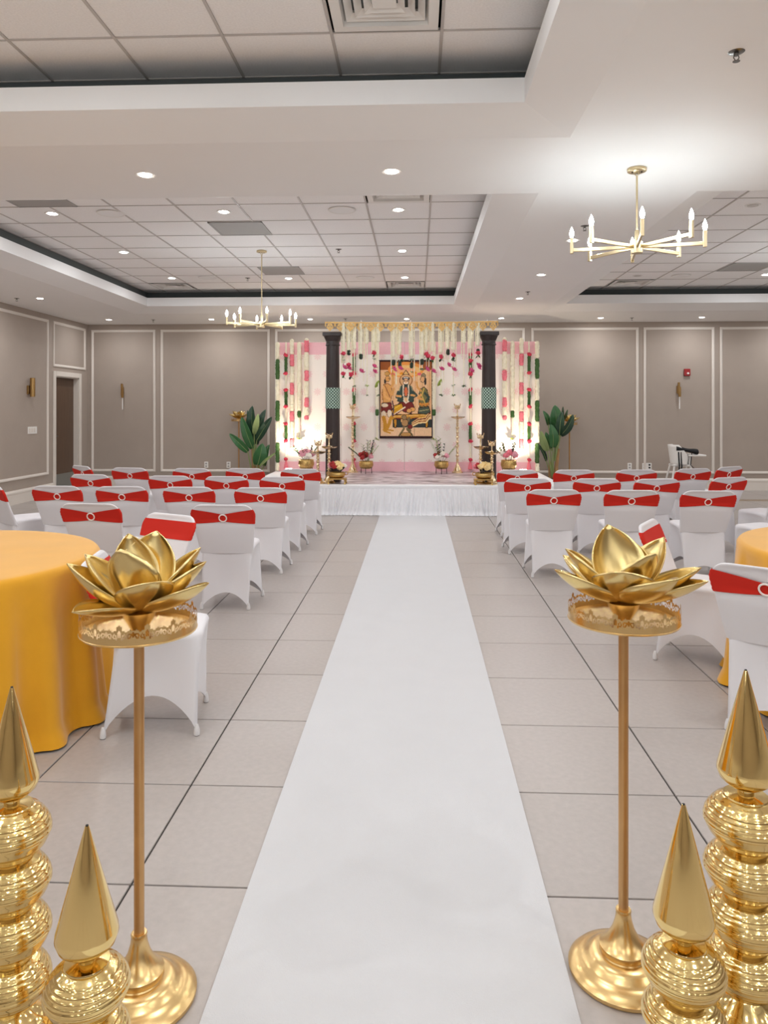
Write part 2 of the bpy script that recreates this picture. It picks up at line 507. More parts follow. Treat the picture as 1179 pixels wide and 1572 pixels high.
def tray(x0, x1, y0, y1, H, gx, gy, PT):
    m = MB(); v = ring4(x0, x1, y0, y1, HC) + ring4(x0 + RUN, x1 - RUN, y0 + RUN, y1 - RUN, HC + RISE)
    part('tray_slope', m.add(v, [(i, (i + 1) % 4, 4 + (i + 1) % 4, 4 + i) for i in range(4)]), 'soffit', ceiling)
    a, b, c, d = x0 + RUN, x1 - RUN, y0 + RUN, y1 - RUN
    m = MB(); v = ring4(a, b, c, d, HC + RISE) + ring4(a, b, c, d, FT)
    v += ring4(a - .02, b + .02, c - .02, d + .02, FT)
    fs = [(i, (i + 1) % 4, 4 + (i + 1) % 4, 4 + i) for i in range(4)] + [(4 + i, 4 + (i + 1) % 4, 8 + (i + 1) % 4, 8 + i) for i in range(4)]
    part('tray_fascia', m.add(v, fs), 'fascia', ceiling)
    m = MB(); e = CV
    v = ring4(a - .02, b + .02, c - .02, d + .02, FT) + ring4(a - CVX, b + CVX, c - e, d + e, FT - .02) + ring4(a - CVX, b + CVX, c - e, d + e, H + .02)
    part('tray_cove', m.add(v, [(k * 4 + i, k * 4 + (i + 1) % 4, k * 4 + 4 + (i + 1) % 4, k * 4 + 4 + i) for k in range(2) for i in range(4)]), 'cove', ceiling)
    A, B, C, D = a - CVX, b + CVX, c - e, d + e
    xs = [gx + PT * k for k in range(-40, 40)]; ys = [gy + PT * k for k in range(-40, 40)]
    xs = [A] + [x for x in xs if A + .05 < x < B - .05] + [B]; ys = [C] + [y for y in ys if C + .05 < y < D - .05] + [D]
    g = MB()
    for x in xs[1:-1]: g.box(x - .008, x + .008, C, D, H - .003, H + .012)
    for y in ys[1:-1]: g.box(A, B, y - .006, y + .006, H - .002, H + .011)
    for (p, q, r, s) in ((A, A + .014, C, D), (B - .014, B, C, D), (A, B, C, C + .014), (A, B, D - .014, D)):
        g.box(p, q, r, s, H - .003, H + .012)
    part('ceiling_grid', g, 'cgrid', ceiling)
    fld = MB(); e = PT / 2 - .0065
    ctile = MB().bbox(-e, e, -e, e, 0, .02, .004).mesh('ceiling_tile', 'ctile')
    for p, q in zip(xs, xs[1:]):
        for r, s in zip(ys, ys[1:]):
            mx, my = (p + q) / 2, (r + s) / 2
            if any(abs(mx - dx) < .1 and abs(my - dy) < .1 for dx, dy in DIFF): continue
            if seen(mx, my, H, 40) and my > 1:
                if abs(q - p - PT) < 1e-3 and abs(s - r - PT) < 1e-3: put('ceiling_tile', ctile, ceiling, (mx, my, H + .002))
                else: part('ceiling_tile', MB().bbox(p - mx + .006, q - mx - .006, r - my + .006, s - my - .006, 0, .02, .003), 'ctile', ceiling, loc=(mx, my, H + .002))
            else: fld.box(p + .006, q - .006, r + .006, s - .006, H + .002, H + .02)
    if fld.v: tag(part('ceiling_tile_field', fld, 'ctile', ceiling), kind='stuff')


for gi, (x0, x1) in enumerate(TX):
    for gj, (y0, y1, H) in enumerate(TY):
        tray(x0, x1, y0, y1, H, (0.13, 2.35)[gi], (3.88, 7.0)[gj], (.578, .61)[gj])

# ------------------------------------------------------------------ downlights
lens_me = MB().lathe([(0.04, 0), (0.04, .004)], 16).mesh('lens', 'lens')
lens_off = MB().lathe([(0.05, 0), (0.05, .004)], 16).mesh('lens', 'unlit')
ringm = MB(); ringm.lathe([(.048, .012), (.05, 0.0), (.066, -.003), (.072, .001), (.072, .006)], 24, cap=False)
ring_me = ringm.mesh('trim_ring', 'white', True)
lamp_d = bpy.data.lights.new('downlight', 'AREA'); lamp_d.shape = 'DISK'; lamp_d.size = 0.085
lamp_d.energy = DOWNLIGHT_W; lamp_d.color = (0.965, 0.98, 1.0); lamp_d.spread = math.radians(180)


def downlight(x, y, z, label=None, lit=True):
    if label:
        t = thing('downlight', label, 'ceiling light', (x, y, z), group='recessed downlights')
        put('lens', lens_me if lit else lens_off, t, (0, 0, -.005)); put('trim_ring', ring_me, t)
    if lit:
        l = bpy.data.objects.new('downlight_lamp', lamp_d); COL.objects.link(l)
        l.location = (x, y, z - .012)
        if label: l.parent = t; l.location = (0, 0, -.012)


HT = 3.398
for x, y, z, lb in (
    (-1.85, 5.0, HC, 'recessed downlight in the cross beam, left of the middle one'),
    (-0.17, 5.0, HC, 'recessed downlight in the cross beam, straight above the white runner'),
    (-5.40, 10.44, HC, 'recessed downlight in the soffit nearest the left wall'),
    (-5.45, 12.95, HC, 'recessed downlight in the far left corner of the ceiling'),
    (-3.62, 12.98, HC, 'recessed downlight by the back wall, above the left wall sconce panel edge'),
    (-1.88, 13.03, HC, 'recessed downlight by the back wall, just left of the gold valance'),
    (-0.18, 13.08, HC, 'recessed downlight by the back wall, behind the gold valance centre'),
    (1.47, 13.05, HC, 'recessed downlight by the back wall, behind the valance right end'),
    (3.19, 13.07, HC, 'recessed downlight by the back wall, above the right banana plant panel'),
    (4.91, 13.06, HC, 'recessed downlight by the back wall, above the red fire alarm'),
    (1.47, 7.10, HC, 'recessed downlight in the middle soffit, just left of the large chandelier'),
    (1.47, 8.89, HC, 'recessed downlight in the middle soffit, halfway to the stage'),
    (1.47, 10.74, HC, 'recessed downlight in the middle soffit, closest to the stage'),
    (-3.62, 7.24, HT, 'recessed downlight in left tray, left column, nearest of three'),
    (-3.62, 9.05, HT, 'recessed downlight in left tray, left column, middle of three'),
    (-3.62, 10.85, HT, 'recessed downlight in left tray, left column, farthest of three'),
    (-1.90, 7.25, HT, 'recessed downlight in left tray, nearer than the small chandelier'),
    (-1.90, 10.95, HT, 'recessed downlight in left tray, beyond the small chandelier'),
    (-0.18, 7.25, HT, 'recessed downlight in left tray, right column, nearest of three'),
    (-0.18, 9.12, HT, 'recessed downlight in left tray, right column, middle of three'),
    (-0.18, 10.95, HT, 'recessed downlight in left tray, right column, farthest of three'),
    (5.02, 10.95, HT, 'lit recessed downlight in right tray at the right picture edge')):
    downlight(x, y, z, lb)
downlight(3.2, 7.24, HT, 'unlit recessed downlight in right tray, right of the large chandelier', False)
downlight(3.2, 10.95, HT, 'unlit recessed downlight in right tray, under the large chandelier', False)
# the rest of the room's downlights, outside the picture
for y in (7.24, 9.05, 10.95):
    downlight(6.6, y, HT); downlight(8.4, y, HC)
downlight(4.9, 7.24, HT); downlight(8.4, 13.05, HC); downlight(6.6, 13.05, HC)
for x in (-5.4, -3.62, 3.2, 4.9, 6.6): downlight(x, 5.0, HC)
downlight(-5.4, 7.0, HC); downlight(-5.4, 8.75, HC)
for y in (2.9, 1.0, -0.9):
    for x, z in ((-5.4, HC), (-3.62, 3.418), (-1.9, 3.418), (-.18, 3.418), (1.47, HC), (3.2, 3.418), (4.9, 3.418), (6.6, 3.418)):
        downlight(x, y, z)
for x in (-5.4, -3.62, -1.9, -.18, 1.47, 3.2, 4.9, 6.6):
    downlight(x, -3.2, HC); downlight(x, -5.2, HC)

# ------------------------------------------------------------------ chandeliers
def chandelier(x, y, z_top, z_hub, label, rot=0.07):
    t = thing('chandelier', label, 'chandelier', (x, y, z_hub), rot, 'eight-arm candle chandeliers')
    H = z_top - z_hub
    part('canopy', MB().lathe([(.058, H - .022), (.062, H - .019), (.062, H - .002), (.058, H)], 28), 'chand', t, True)
    for s in (-1, 1): part('screw', MB().ball((s * .03, -.0, H - .024), .005, n=8, m=5), 'rubber', t)
    r = MB(); r.torus(.012, .003, 14, 6, T(0, 0, H - .036) @ RX(PI / 2)); part('loop', r, 'chand', t, True)
    part('rod', MB().lathe([(.0065, .1), (.0065, H - .05)], 12), 'chand', t, True)
    part('stem', MB().lathe([(.015, -.04), (.015, .1), (.012, .11)], 16), 'chand', t, True)
    part('hub', MB().lathe([(.03, -.045), (.038, -.042), (.038, .03), (.034, .034)], 24), 'chand', t, True)
    for k in range(8):
        a = k * PI / 4
        part('arm', MB().bbox(.03, .42, -.007, .007, -.012, .012, .002, RZ(a)), 'chand', t)
        M = RZ(a) @ T(.42, 0, 0)
        sk = part('candle_socket', MB().bbox(-.011, .011, -.011, .011, -.024, .085, .002, M), 'chand', t)
        part('bulb', MB().lathe([(.008, .085), (.013, .1), (.0145, .113), (.011, .13), (.005, .147), (.0008, .158)], 8, M), 'bulb', sk, True)
    return t


ch0 = chandelier(1.46, 5.01, HC, 2.53, 'large gold chandelier with eight lit candle bulbs, hanging over right aisle', -.21)
chandelier(-1.9, 9.04, 3.40, 2.50, 'smaller-looking gold chandelier with lit candle bulbs, in front of the stage left', .35)
for k, (x, y) in enumerate(((4.84, 9.04), (1.46, -1.6), (-1.9, 1.1), (4.84, 1.1), (-1.9, -4.4), (-4.2, 1.1), (0.1, 1.1), (6.6, 5.0))):  # unseen chandelier copies added to throw more light onto the ceiling
    copy_thing(ch0, (x, y, 2.53), 0.07, 'gold candle chandelier added out of view to brighten the ceiling', 'chandeliers added out of view for ceiling light')

# ------------------------------------------------------------------ ceiling fittings
def diffuser(x, y, z, label, s=.285):
    t = thing('air_diffuser', label, 'air vent', (x, y, z), group='square ceiling air diffusers')
    b = MB()
    v = ring4(-s, s, -s, s, -.004) + ring4(-s + .05, s - .05, -s + .05, s - .05, -.004) + ring4(-s + .07, s - .07, -s + .07, s - .07, .07)
    b.add(v, [(i, (i + 1) % 4, 4 + (i + 1) % 4, 4 + i) for i in range(4)] + [(4 + i, 4 + (i + 1) % 4, 8 + (i + 1) % 4, 8 + i) for i in range(4)])
    part('outer_frame', b, 'white', t)
    part('throat', MB().box(-s + .06, s - .06, -s + .06, s - .06, .07, .075), 'cove', t)
    for k, q in enumerate((.2, .15, .1)):
        b = MB(); v = ring4(-q, q, -q, q, .012 - .006 * k) + ring4(-q + .035, q - .035, -q + .035, q - .035, .04 - .006 * k)
        part('vane', b.add(v, [(i, (i + 1) % 4, 4 + (i + 1) % 4, 4 + i) for i in range(4)]), 'white', t)
    part('centre_plate', MB().bbox(-.06, .06, -.06, .06, .0, .012, .004), 'white', t)
    return t


diffuser(-0.159, 3.59, 3.417, 'large square air diffuser at the top edge of the picture', .268)
diffuser(-0.17, 6.70, 3.397, 'air diffuser in left tray, half hidden behind the cross beam')
diffuser(-0.17, 11.58, 3.397, 'air diffuser at far end of left tray above the stage')
diffuser(-3.84, 11.58, 3.397, 'air diffuser at far left end of left tray')
diffuser(3.27, 11.58, 3.397, 'air diffuser at far end of right tray, below the large chandelier')


def grille(x, y, z, label, sx=.285, sy=.285):
    t = thing('return_grille', label, 'air vent', (x, y, z), group='flat grey return grilles')
    fr = MB()
    for a, b, c, d in ((-sx, sx, -sy, -sy + .02), (-sx, sx, sy - .02, sy), (-sx, -sx + .02, -sy, sy), (sx - .02, sx, -sy, sy)):
        fr.box(a, b, c, d, -.006, .002)
    part('frame', fr, 'vent', t)
    part('perforated_plate', MB().box(-sx + .02, sx - .02, -sy + .02, sy - .02, -.003, .001), 'vent', t)


grille(-1.89, 7.92, 3.397, 'flat grey grille in left tray, nearer than the small chandelier')
grille(-1.89, 10.33, 3.397, 'flat grey grille in left tray, behind the small chandelier rod')
grille(-3.53, 6.70, 3.397, 'grey grille in left tray touching the cross beam at far left')
grille(4.48, 10.33, 3.397, 'flat grey grille in right tray')
grille(4.48, 6.85, 3.397, 'grey grille in right tray at the top right, behind the beam')


def speaker(x, y, z, label):
    t = thing('ceiling_speaker', label, 'speaker', (x, y, z), group='round flush ceiling speakers')
    part('rim', MB().lathe([(.118, -.002), (.122, -.006), (.132, -.006), (.136, .001)], 32, cap=False), 'white', t, True)
    part('grille', MB().lathe([(.118, -.004), (.118, .0)], 32), 'soffit', t)


speaker(-3.03, 7.25, 3.397, 'round ceiling speaker in left tray, nearest on the left')
speaker(-0.73, 7.23, 3.397, 'round ceiling speaker in left tray, nearest on the right')
speaker(-3.08, 10.82, 3.397, 'round ceiling speaker in left tray, far left')
speaker(-0.76, 10.93, 3.397, 'round ceiling speaker in left tray, far right above the valance')
speaker(3.83, 10.97, 3.397, 'round ceiling speaker in right tray')


def sprinkler(x, y, z, label):
    t = thing('sprinkler', label, 'sprinkler', (x, y, z), group='pendent fire sprinklers')
    part('escutcheon', MB().lathe([(.012, -.006), (.03, -.004), (.038, .001)], 20, cap=False), 'chrome', t, True)
    b = MB(); b.lathe([(.008, -.018), (.01, 0)], 10)
    for s in (-1, 1): b.tube([(s * .008, 0, -.014), (s * .012, 0, -.026), (s * .003, 0, -.04)], .0025, 6)
    part('frame', b, 'chrome', t, True)
    part('deflector', MB().lathe([(.016, -.043), (.016, -.041)], 14), 'chrome', t)


sprinkler(1.43, 3.40, HC, 'chrome sprinkler at the top right of the picture')
sprinkler(1.46, 6.55, HC, 'sprinkler in the middle soffit, left of the large chandelier')
sprinkler(1.50, 10.15, HC, 'sprinkler in the middle soffit toward the stage')
sprinkler(3.73, 13.09, HC, 'sprinkler by the back wall on the right')
sprinkler(-5.73, 10.42, HC, 'sprinkler in the soffit near the left wall')
sprinkler(-4.67, 13.0, HC, 'sprinkler by the back wall on the left')
sprinkler(-2.50, 10.9, 3.40, 'sprinkler in left tray, left of the small chandelier')
sprinkler(-1.25, 13.0, HC, 'sprinkler by the back wall above the gold valance')
sprinkler(-0.95, 9.0, 3.40, 'sprinkler in left tray, right of the small chandelier')

# ------------------------------------------------------------------ runner
rn = MB()
rn.grid(lambda u, v: (-.51 + .895 * u, .35 + 9.83 * v, .006 + .0012 * math.sin(3 * v * 9 + 2 * u)), 10, 160)
n0 = len(rn.v)
rn.box(-.51, .385, .35, 10.18, 0.0, .004)
tag(part('aisle_runner', rn, 'runner', None, True), 'long white felt runner down the aisle to the stage', 'carpet')

# ------------------------------------------------------------------ chairs
ZT = .772


def slab(u, z, off=0.0):
    """Point on the padded chair back: u around (0..1), height z. u=.75 is the rear middle, u=.25 the front middle."""
    q = (z - .40) / (ZT - .40)
    yc = -.150 - .150 * q
    w0 = .195 + .036 * min(1, q * 1.25)
    r = .085
    if z > ZT - r: w0 -= r - math.sqrt(max(0, r * r - (z - ZT + r) ** 2))
    t = .021 if z < ZT - .02 else .021 * math.sqrt(max(0.0, 1 - ((z - ZT + .02) / .02) ** 2))
    a = 2 * PI * u
    ca, sa = math.cos(a), math.sin(a)
    e = .45
    x = (w0 + off) * math.copysign(abs(ca) ** e, ca); y = (t + off) * math.copysign(abs(sa) ** .7, sa)
    hollow = .019 * max(0, 1 - (x / w0) ** 4) * min(1, max(0, (z - .6) / .06)) * max(0, 1 - max(0, (z - .752)) / .02)
    if sa < 0: y += hollow
    else: y -= hollow * .8
    return (x, yc + y, z)


def chair_cover():
    m = MB(); N = 64
    F = [(-.172, -.215), (.172, -.215), (.192, .195), (-.192, .195)]
    Sx = [(-.198, -.168), (.198, -.168), (.174, .215), (-.174, .215)]
    rows = 12
    bow = [.035, .055, .03, .055]
    arch = [.105, .15, .10, .15]
    P = []
    for j in range(rows + 1):
        v = j / rows
        for i in range(N):
            e, t = divmod(i, N // 4); t /= N // 4
            a, b = F[e], F[(e + 1) % 4]; c, d = Sx[e], Sx[(e + 1) % 4]
            k = math.sin(PI * t)
            fx, fy = a[0] + (b[0] - a[0]) * t, a[1] + (b[1] - a[1]) * t
            nx, ny = [(0, 1), (-1, 0), (0, -1), (1, 0)][e]
            fx += nx * bow[e] * k; fy += ny * bow[e] * k
            fz = .012 + arch[e] * (k ** .75)
            sx, sy = c[0] + (d[0] - c[0]) * t, c[1] + (d[1] - c[1]) * t
            rr = max(0, .14 - min(t, 1 - t)) / .14
            L = math.hypot(sx, sy); pull = .022 * rr * rr
            sx -= sx / L * pull; sy -= sy / L * pull
            sz = .445 - (.012 if j == rows else 0)
            vv = v ** 0.9
            p = .02 * math.sin(PI * v) * k
            P.append((fx + (sx - fx) * vv + nx * p, fy + (sy - fy) * vv + ny * p, fz + (sz - fz) * v))
    f = []
    for j in range(rows):
        for i in range(N):
            k = (i + 1) % N; f.append((j * N + i, j * N + k, (j + 1) * N + k, (j + 1) * N + i))
    base = rows * N
    for q, (s, dz) in enumerate(((.965, .014), (.9, .02), (.6, .014), (.2, .01))):
        st = len(P)
        for i in range(N):
            x, y, z = P[base + i]; P.append((x * s, (y - .03) * s + .03, .433 + dz))
        pr = base if q == 0 else st - N
        for i in range(N):
            k = (i + 1) % N; f.append((pr + i, pr + k, st + k, st + i))
    f.append(tuple(range(len(P) - N, len(P))))
    m.add(P, f)
    zs = [.40 + .3 * i / 10 for i in range(10)] + [.70 + (ZT - .70) * math.sin(PI / 2 * i / 8) for i in range(9)]
    n = 40
    m.grid(lambda u, v: slab(u, zs[round(v * (len(zs) - 1))]), n, len(zs) - 1, cu=True)
    top = len(m.v) - n
    m.f.append(tuple(range(top, top + n)))
    return m


def sash():
    m = MB(); n = 72; k = 10
    def fn(u, v):
        a = 2 * PI * u; x = math.cos(a); rear = math.sin(a) < 0
        edge = abs(slab(u, .66)[0]) / .222
        if rear:
            hh = .026 + .028 * min(1, edge) ** .8; zc = .671 + .010 * edge
        else:
            hh = .054; zc = .681
        z = zc + hh * (2 * v - 1)
        out = .004 + .0022 * abs(math.sin(PI * v * 5)) * (1 if rear else .3) + (.004 * (1 - min(1, edge)) if rear else 0)
        return slab(u, z, out)
    m.grid(fn, n, k, cu=True)
    return m


cover_me = chair_cover().mesh('chair_cover', 'cloth', 'all')
sash_me = sash().mesh('sash', 'sash', 'all')
rg = MB(); rg.torus(.027, .0045, 28, 8, T(0, slab(.75, .671, .012)[1] - .002, .671) @ RX(PI / 2 + .32))
ring_me2 = rg.mesh('buckle_ring', 'ring', True)
foot_me = MB().lathe([(.010, 0.0), (.0135, .003), (.0145, .012), (.0125, .03), (.006, .05)], 14).mesh('foot_pocket', 'foot', True)
pad_me = MB().lathe([(.0115, -.0), (.0115, .0025)], 12).mesh('foot_pad', 'rubber')


def chair(x, y, yaw, label, group):
    """yaw = 0 faces +Y (towards the stage)."""
    t = thing('covered_chair', label, 'chair', (x, y, 0), yaw, group)
    put('chair_cover', cover_me, t)
    s = put('sash', sash_me, t); s['label'] = 'red stretch sash'
    put('buckle_ring', ring_me2, s)
    for fx, fy in ((-.172, -.213), (.172, -.213), (.19, .193), (-.19, .193)):
        f = put('foot', foot_me, t, (fx, fy, .0)); put('foot_pad', pad_me, f, (0, 0, -.0005))
    return t


def row(side, rname, items):
    for (x, y, yaw, who) in items:
        a = math.radians(yaw)
        # x, y is where the top of the back stands
        chair(x - .31 * math.sin(a), y + .31 * math.cos(a), a,
              'white covered chair with red sash, %s of runner, %s row, %s' % (side, rname, who),
              'sashed chairs in rows facing the stage')


row('left', 'nearest', [(-1.39, 5.24, 0, 'aisle end'), (-2.37, 5.27, -4, 'away from aisle')])
row('left', 'second nearest', [(-1.37, 6.43, 0, 'aisle end'), (-2.01, 6.45, 0, 'second from aisle'), (-2.62, 6.47, 2, 'third from aisle'), (-3.22, 6.49, -2, 'fourth from aisle')])
row('left', 'third nearest', [(-1.37, 7.48, 0, 'aisle end'), (-1.95, 7.5, -3, 'second from aisle'), (-2.55, 7.55, -3, 'third from aisle'), (-3.45, 7.68, -8, 'farthest from aisle')])
row('left', 'foremost', [(-1.34, 8.5, 0, 'aisle end'), (-2.0, 8.55, -3, 'second from aisle'), (-2.62, 8.52, -4, 'third from aisle'), (-3.38, 8.58, -8, 'fourth from aisle'), (-4.09, 8.86, -38, 'turned, by the door')])
row('right', 'nearest', [(1.17, 6.38, 0, 'aisle end'), (1.82, 6.36, 0, 'second from aisle'), (2.45, 6.34, 0, 'third from aisle')])
row('right', 'middle', [(1.10, 7.42, 0, 'aisle end'), (1.78, 7.42, -2, 'second from aisle'), (2.37, 7.42, 6, 'third from aisle'), (3.16, 7.63, 22, 'turned')])
row('right', 'foremost', [(1.14, 8.47, 0, 'aisle end'), (1.78, 8.5, 0, 'second from aisle'), (2.5, 8.55, 3, 'third from aisle'), (3.21, 8.75, 14, 'fourth from aisle'), (3.76, 9.07, 30, 'turned end')])
for x, y, yaw, lb in (
    (-3.67, 6.82, -40, 'white covered chair with red sash, cut off at the left picture edge'),
    (3.45, 7.50, 24, 'white covered chair angled at the right picture edge, the farther one'),
    (3.00, 6.50, 24, 'white covered chair angled at the right picture edge, the nearer one'),
    (-1.20, 3.42, -80, 'white covered chair beside left yellow table, its seat below the lotus stand'),
    (-1.73, 4.50, 152, 'white covered chair behind left lotus, its red sash facing the camera'),
    (1.65, 4.42, -120, 'white covered chair tucked toward right yellow table, behind the right lotus'),
    (1.67, 3.49, -38, 'white covered chair in the right foreground, cut by the picture edge')):
    chair(x, y, math.radians(yaw), lb, 'sashed chairs at the yellow tables and row ends')

# ------------------------------------------------------------------ tables with yellow cloths
def yellow_table(x, y, label, clabel, seed):
    rr = random.Random(seed)
    t = thing('round_table', label, 'table', (x, y, 0), 0, 'round banquet tables')
    part('table_top', MB().lathe([(.80, .715), (.81, .72), (.81, .735), (.80, .74)], 48), 'trim', t)
    for k in range(4):
        a = k * PI / 2 + .4
        part('leg', MB().tube([(.5 * math.cos(a), .5 * math.sin(a), 0), (.5 * math.cos(a), .5 * math.sin(a), .715)], .014), 'chrome', t)
    ph = [(n, rr.random() * 2 * PI, w) for n, w in ((17, .6), (26, .45), (11, .4), (37, .2))]
    def R_(a, d):
        s = sum(w * math.sin(n * a + p + d * .5 * math.sin(n)) for n, p, w in ph)
        s = math.tanh(s * 1.4)
        return .826 + .045 * d ** .8 + (.046 * s) * d ** .7
    m = MB(); N = 240
    def fn(u, v):
        a = 2 * PI * u
        if v < .3:
            r = .80 * (v / .3) ** .8; return (r * math.cos(a), r * math.sin(a), .748 + .001 * math.sin(5 * a + 9 * r))
        if v < .36:
            q = (v - .3) / .06; return ((.80 + .022 * math.sin(q * PI / 2)) * math.cos(a), (.80 + .022 * math.sin(q * PI / 2)) * math.sin(a), .748 - .022 * (1 - math.cos(q * PI / 2)))
        d = (v - .36) / .64
        z = .726 - .716 * d
        if d > .93: z += 0
        r = R_(a, d)
        if d > .9: r += (d - .9) * .25
        z = max(.006, z)
        return (r * math.cos(a), r * math.sin(a), z)
    m.grid(fn, N, 50, cu=True)
    c = part('tablecloth', m, 'yellow', None, 'all', loc=(x, y, 0))
    tag(c, clabel, 'tablecloth', 'yellow floor-length tablecloths')


yellow_table(-2.38, 3.42, 'round banquet table hidden under the left yellow cloth', 'yellow floor-length cloth on round table at left', 3)
yellow_table(2.52, 3.86, 'round banquet table hidden under the right yellow cloth', 'yellow floor-length cloth on round table at the right edge', 8)

# ------------------------------------------------------------------ lotus stands
def filigree(r, z0, z1, n=420, k=16):
    """Openwork band: solid foot, pierced scrolls, scalloped crest."""
    m = MB(); v = []; f = []
    for j in range(k + 1):
        for i in range(n):
            a = 2 * PI * i / n; v.append((r * math.cos(a), r * math.sin(a), z0 + (z1 - z0) * j / k))
    for j in range(k):
        h = (j + .5) / k
        for i in range(n):
            u = ((i + .5) / n * 14) % 1.0
            x = abs(u - .5) * 2
            crest = .70 + .30 * math.cos(x * PI) ** 2 * (1 - .4 * x) - .1 * abs(math.sin(x * 5 * PI))
            if h > crest: continue
            hole = False
            if h > .24:
                for (cx, cy, rx, ry, ri) in ((0.0, .52, .16, .15, .0), (.36, .42, .15, .12, .45), (.72, .45, .16, .14, .4), (.5, .68, .1, .08, 0), (1.0, .52, .12, .12, 0), (.2, .32, .08, .05, 0), (.9, .75, .08, .07, 0), (.24, .76, .07, .06, 0)):
                    q = ((x - cx) / rx) ** 2 + ((h - cy) / ry) ** 2
                    if ri * ri < q < 1: hole = True
            if hole: continue
            i2 = (i + 1) % n
            f.append((j * n + i, j * n + i2, (j + 1) * n + i2, (j + 1) * n + i))
    return m.add(v, f)


def petal(length, width, e0, e1, cup):
    """Pointed cupped petal growing along +X; e0/e1 its rise angle at root and tip."""
    ns, nt = 14, 10
    pts = []; x, z = .012, 0.0
    for i in range(ns + 1):
        s = i / ns; a = e0 + (e1 - e0) * s
        pts.append((x, z, a)); x += math.cos(a) * length / ns; z += math.sin(a) * length / ns
    m = MB(); v = []; f = []
    for i, (x, z, a) in enumerate(pts):
        s = i / ns
        wd = width * (math.sqrt(max(0, 1 - (1 - (s + .03) / .5) ** 2)) if s < .47 else max(0, 1 - ((s - .47) / .53) ** 2.1) ** .85)
        wd = max(wd, .0008)
        for j in range(nt + 1):
            t = 2 * j / nt - 1
            c = cup * wd * (t * t)
            v.append((x - math.sin(a) * c, wd * t * (1 - .12 * t * t), z + math.cos(a) * c))
    for i in range(ns):
        for j in range(nt):
            f.append((i * (nt + 1) + j, (i + 1) * (nt + 1) + j, (i + 1) * (nt + 1) + j + 1, i * (nt + 1) + j + 1))
    return m.add(v, f)


fil_me = None


def lotus_stand(x, y, zt, label, petals, base=True, base_r=.138):
    """zt: height of the tray's floor."""
    global fil_me
    t = thing('lotus_stand', label, 'stand', (x, y, 0), YAW, 'gold lotus pedestals')
    r = base_r
    part('base', MB().lathe([(r - .004, 0), (r, .004), (r, .012), (r - .012, .024), (r - .03, .03), (r - .042, .034), (r - .05, .044), (r - .062, .05), (r - .078, .052), (r - .082, .058)], 48), 'goldm', t, True)
    part('base_cone', MB().lathe([(.058, .055), (.06, .06), (.06, .07), (.054, .074), (.04, .09), (.028, .112), (.021, .135), (.0185, .155), (.02, .158), (.0185, .162), (.014, .162)], 40), 'goldm', t, True)
    part('pole', MB().lathe([(.0125, .158), (.0125, zt)], 24), 'pole', t, True)
    tr = part('tray', MB().lathe([(.02, zt - .004), (.132, zt - .004), (.138, zt - .002), (.14, zt + .002), (.137, zt + .004), (.13, zt + .002), (.0, zt + .002)], 56, cap=False), 'goldm', t, True)
    if fil_me is None: fil_me = filigree(.1385, 0, .05).mesh('filigree_rim', 'goldm', 'all')
    put('filigree_rim', fil_me, tr, (0, 0, zt + .003))
    part('flower_cup', MB().lathe([(.02, zt + .002), (.024, zt + .01), (.038, zt + .034), (.042, zt + .046), (.03, zt + .05)], 32), 'goldm', t, True)
    for az, e0, e1, ln, wd, cup in petals:
        o = part('petal', petal(ln, wd, math.radians(e0), math.radians(e1), cup), 'lotus', t, 'all', loc=(0, 0, zt + .046), rot=(0, 0, math.radians(az)))
        sm = o.modifiers.new('sheet', 'SOLIDIFY'); sm.thickness = .0016
    return t


# azimuth: 0 right, 90 away, 180 left, 270 towards the camera
PR = [(104, 60, 84, .200, .088, .42), (60, 42, 76, .170, .076, .4), (24, 32, 74, .205, .070, .5), (166, 26, 66, .190, .064, .6),
      (192, 6, 52, .205, .066, .5), (252, 18, 68, .165, .088, .42), (300, 44, 76, .170, .076, .42),
      (304, 8, 58, .175, .094, .42), (352, 12, 46, .205, .062, .5), (338, 2, 42, .205, .066, .5), (140, 12, 56, .19, .07, .45), (85, 12, 52, .19, .07, .45)]
PL = [(126, 54, 84, .195, .066, .55), (80, 54, 82, .200, .092, .4), (256, 54, 86, .180, .082, .45), (170, 24, 70, .195, .062, .6),
      (186, 14, 64, .205, .062, .6), (20, 26, 72, .205, .064, .6), (6, 18, 62, .195, .062, .6), (302, 20, 58, .165, .080, .42),
      (340, 4, 48, .210, .064, .5), (228, 0, 24, .160, .070, .42), (105, 14, 54, .19, .07, .45), (45, 12, 50, .19, .07, .45)]
lotus_stand(.531, 1.94, .905, 'tall gold lotus pedestal at right front beside the runner', PR)
lotus_stand(-.682, 1.80, .905, 'tall gold lotus pedestal at left front beside the runner', PL)
PS = [(az, 30, 75, .18, .068, .5) for az in range(0, 360, 72)] + [(az + 30, 8, 45, .2, .06, .5) for az in range(0, 360, 60)]
lotus_stand(-3.25, 13.46, 1.25, 'gold lotus pedestal behind the left banana plant at back wall', PS)
lotus_stand(2.73, 13.46, 1.19, 'gold lotus pedestal behind the right banana plant at back wall', PS)

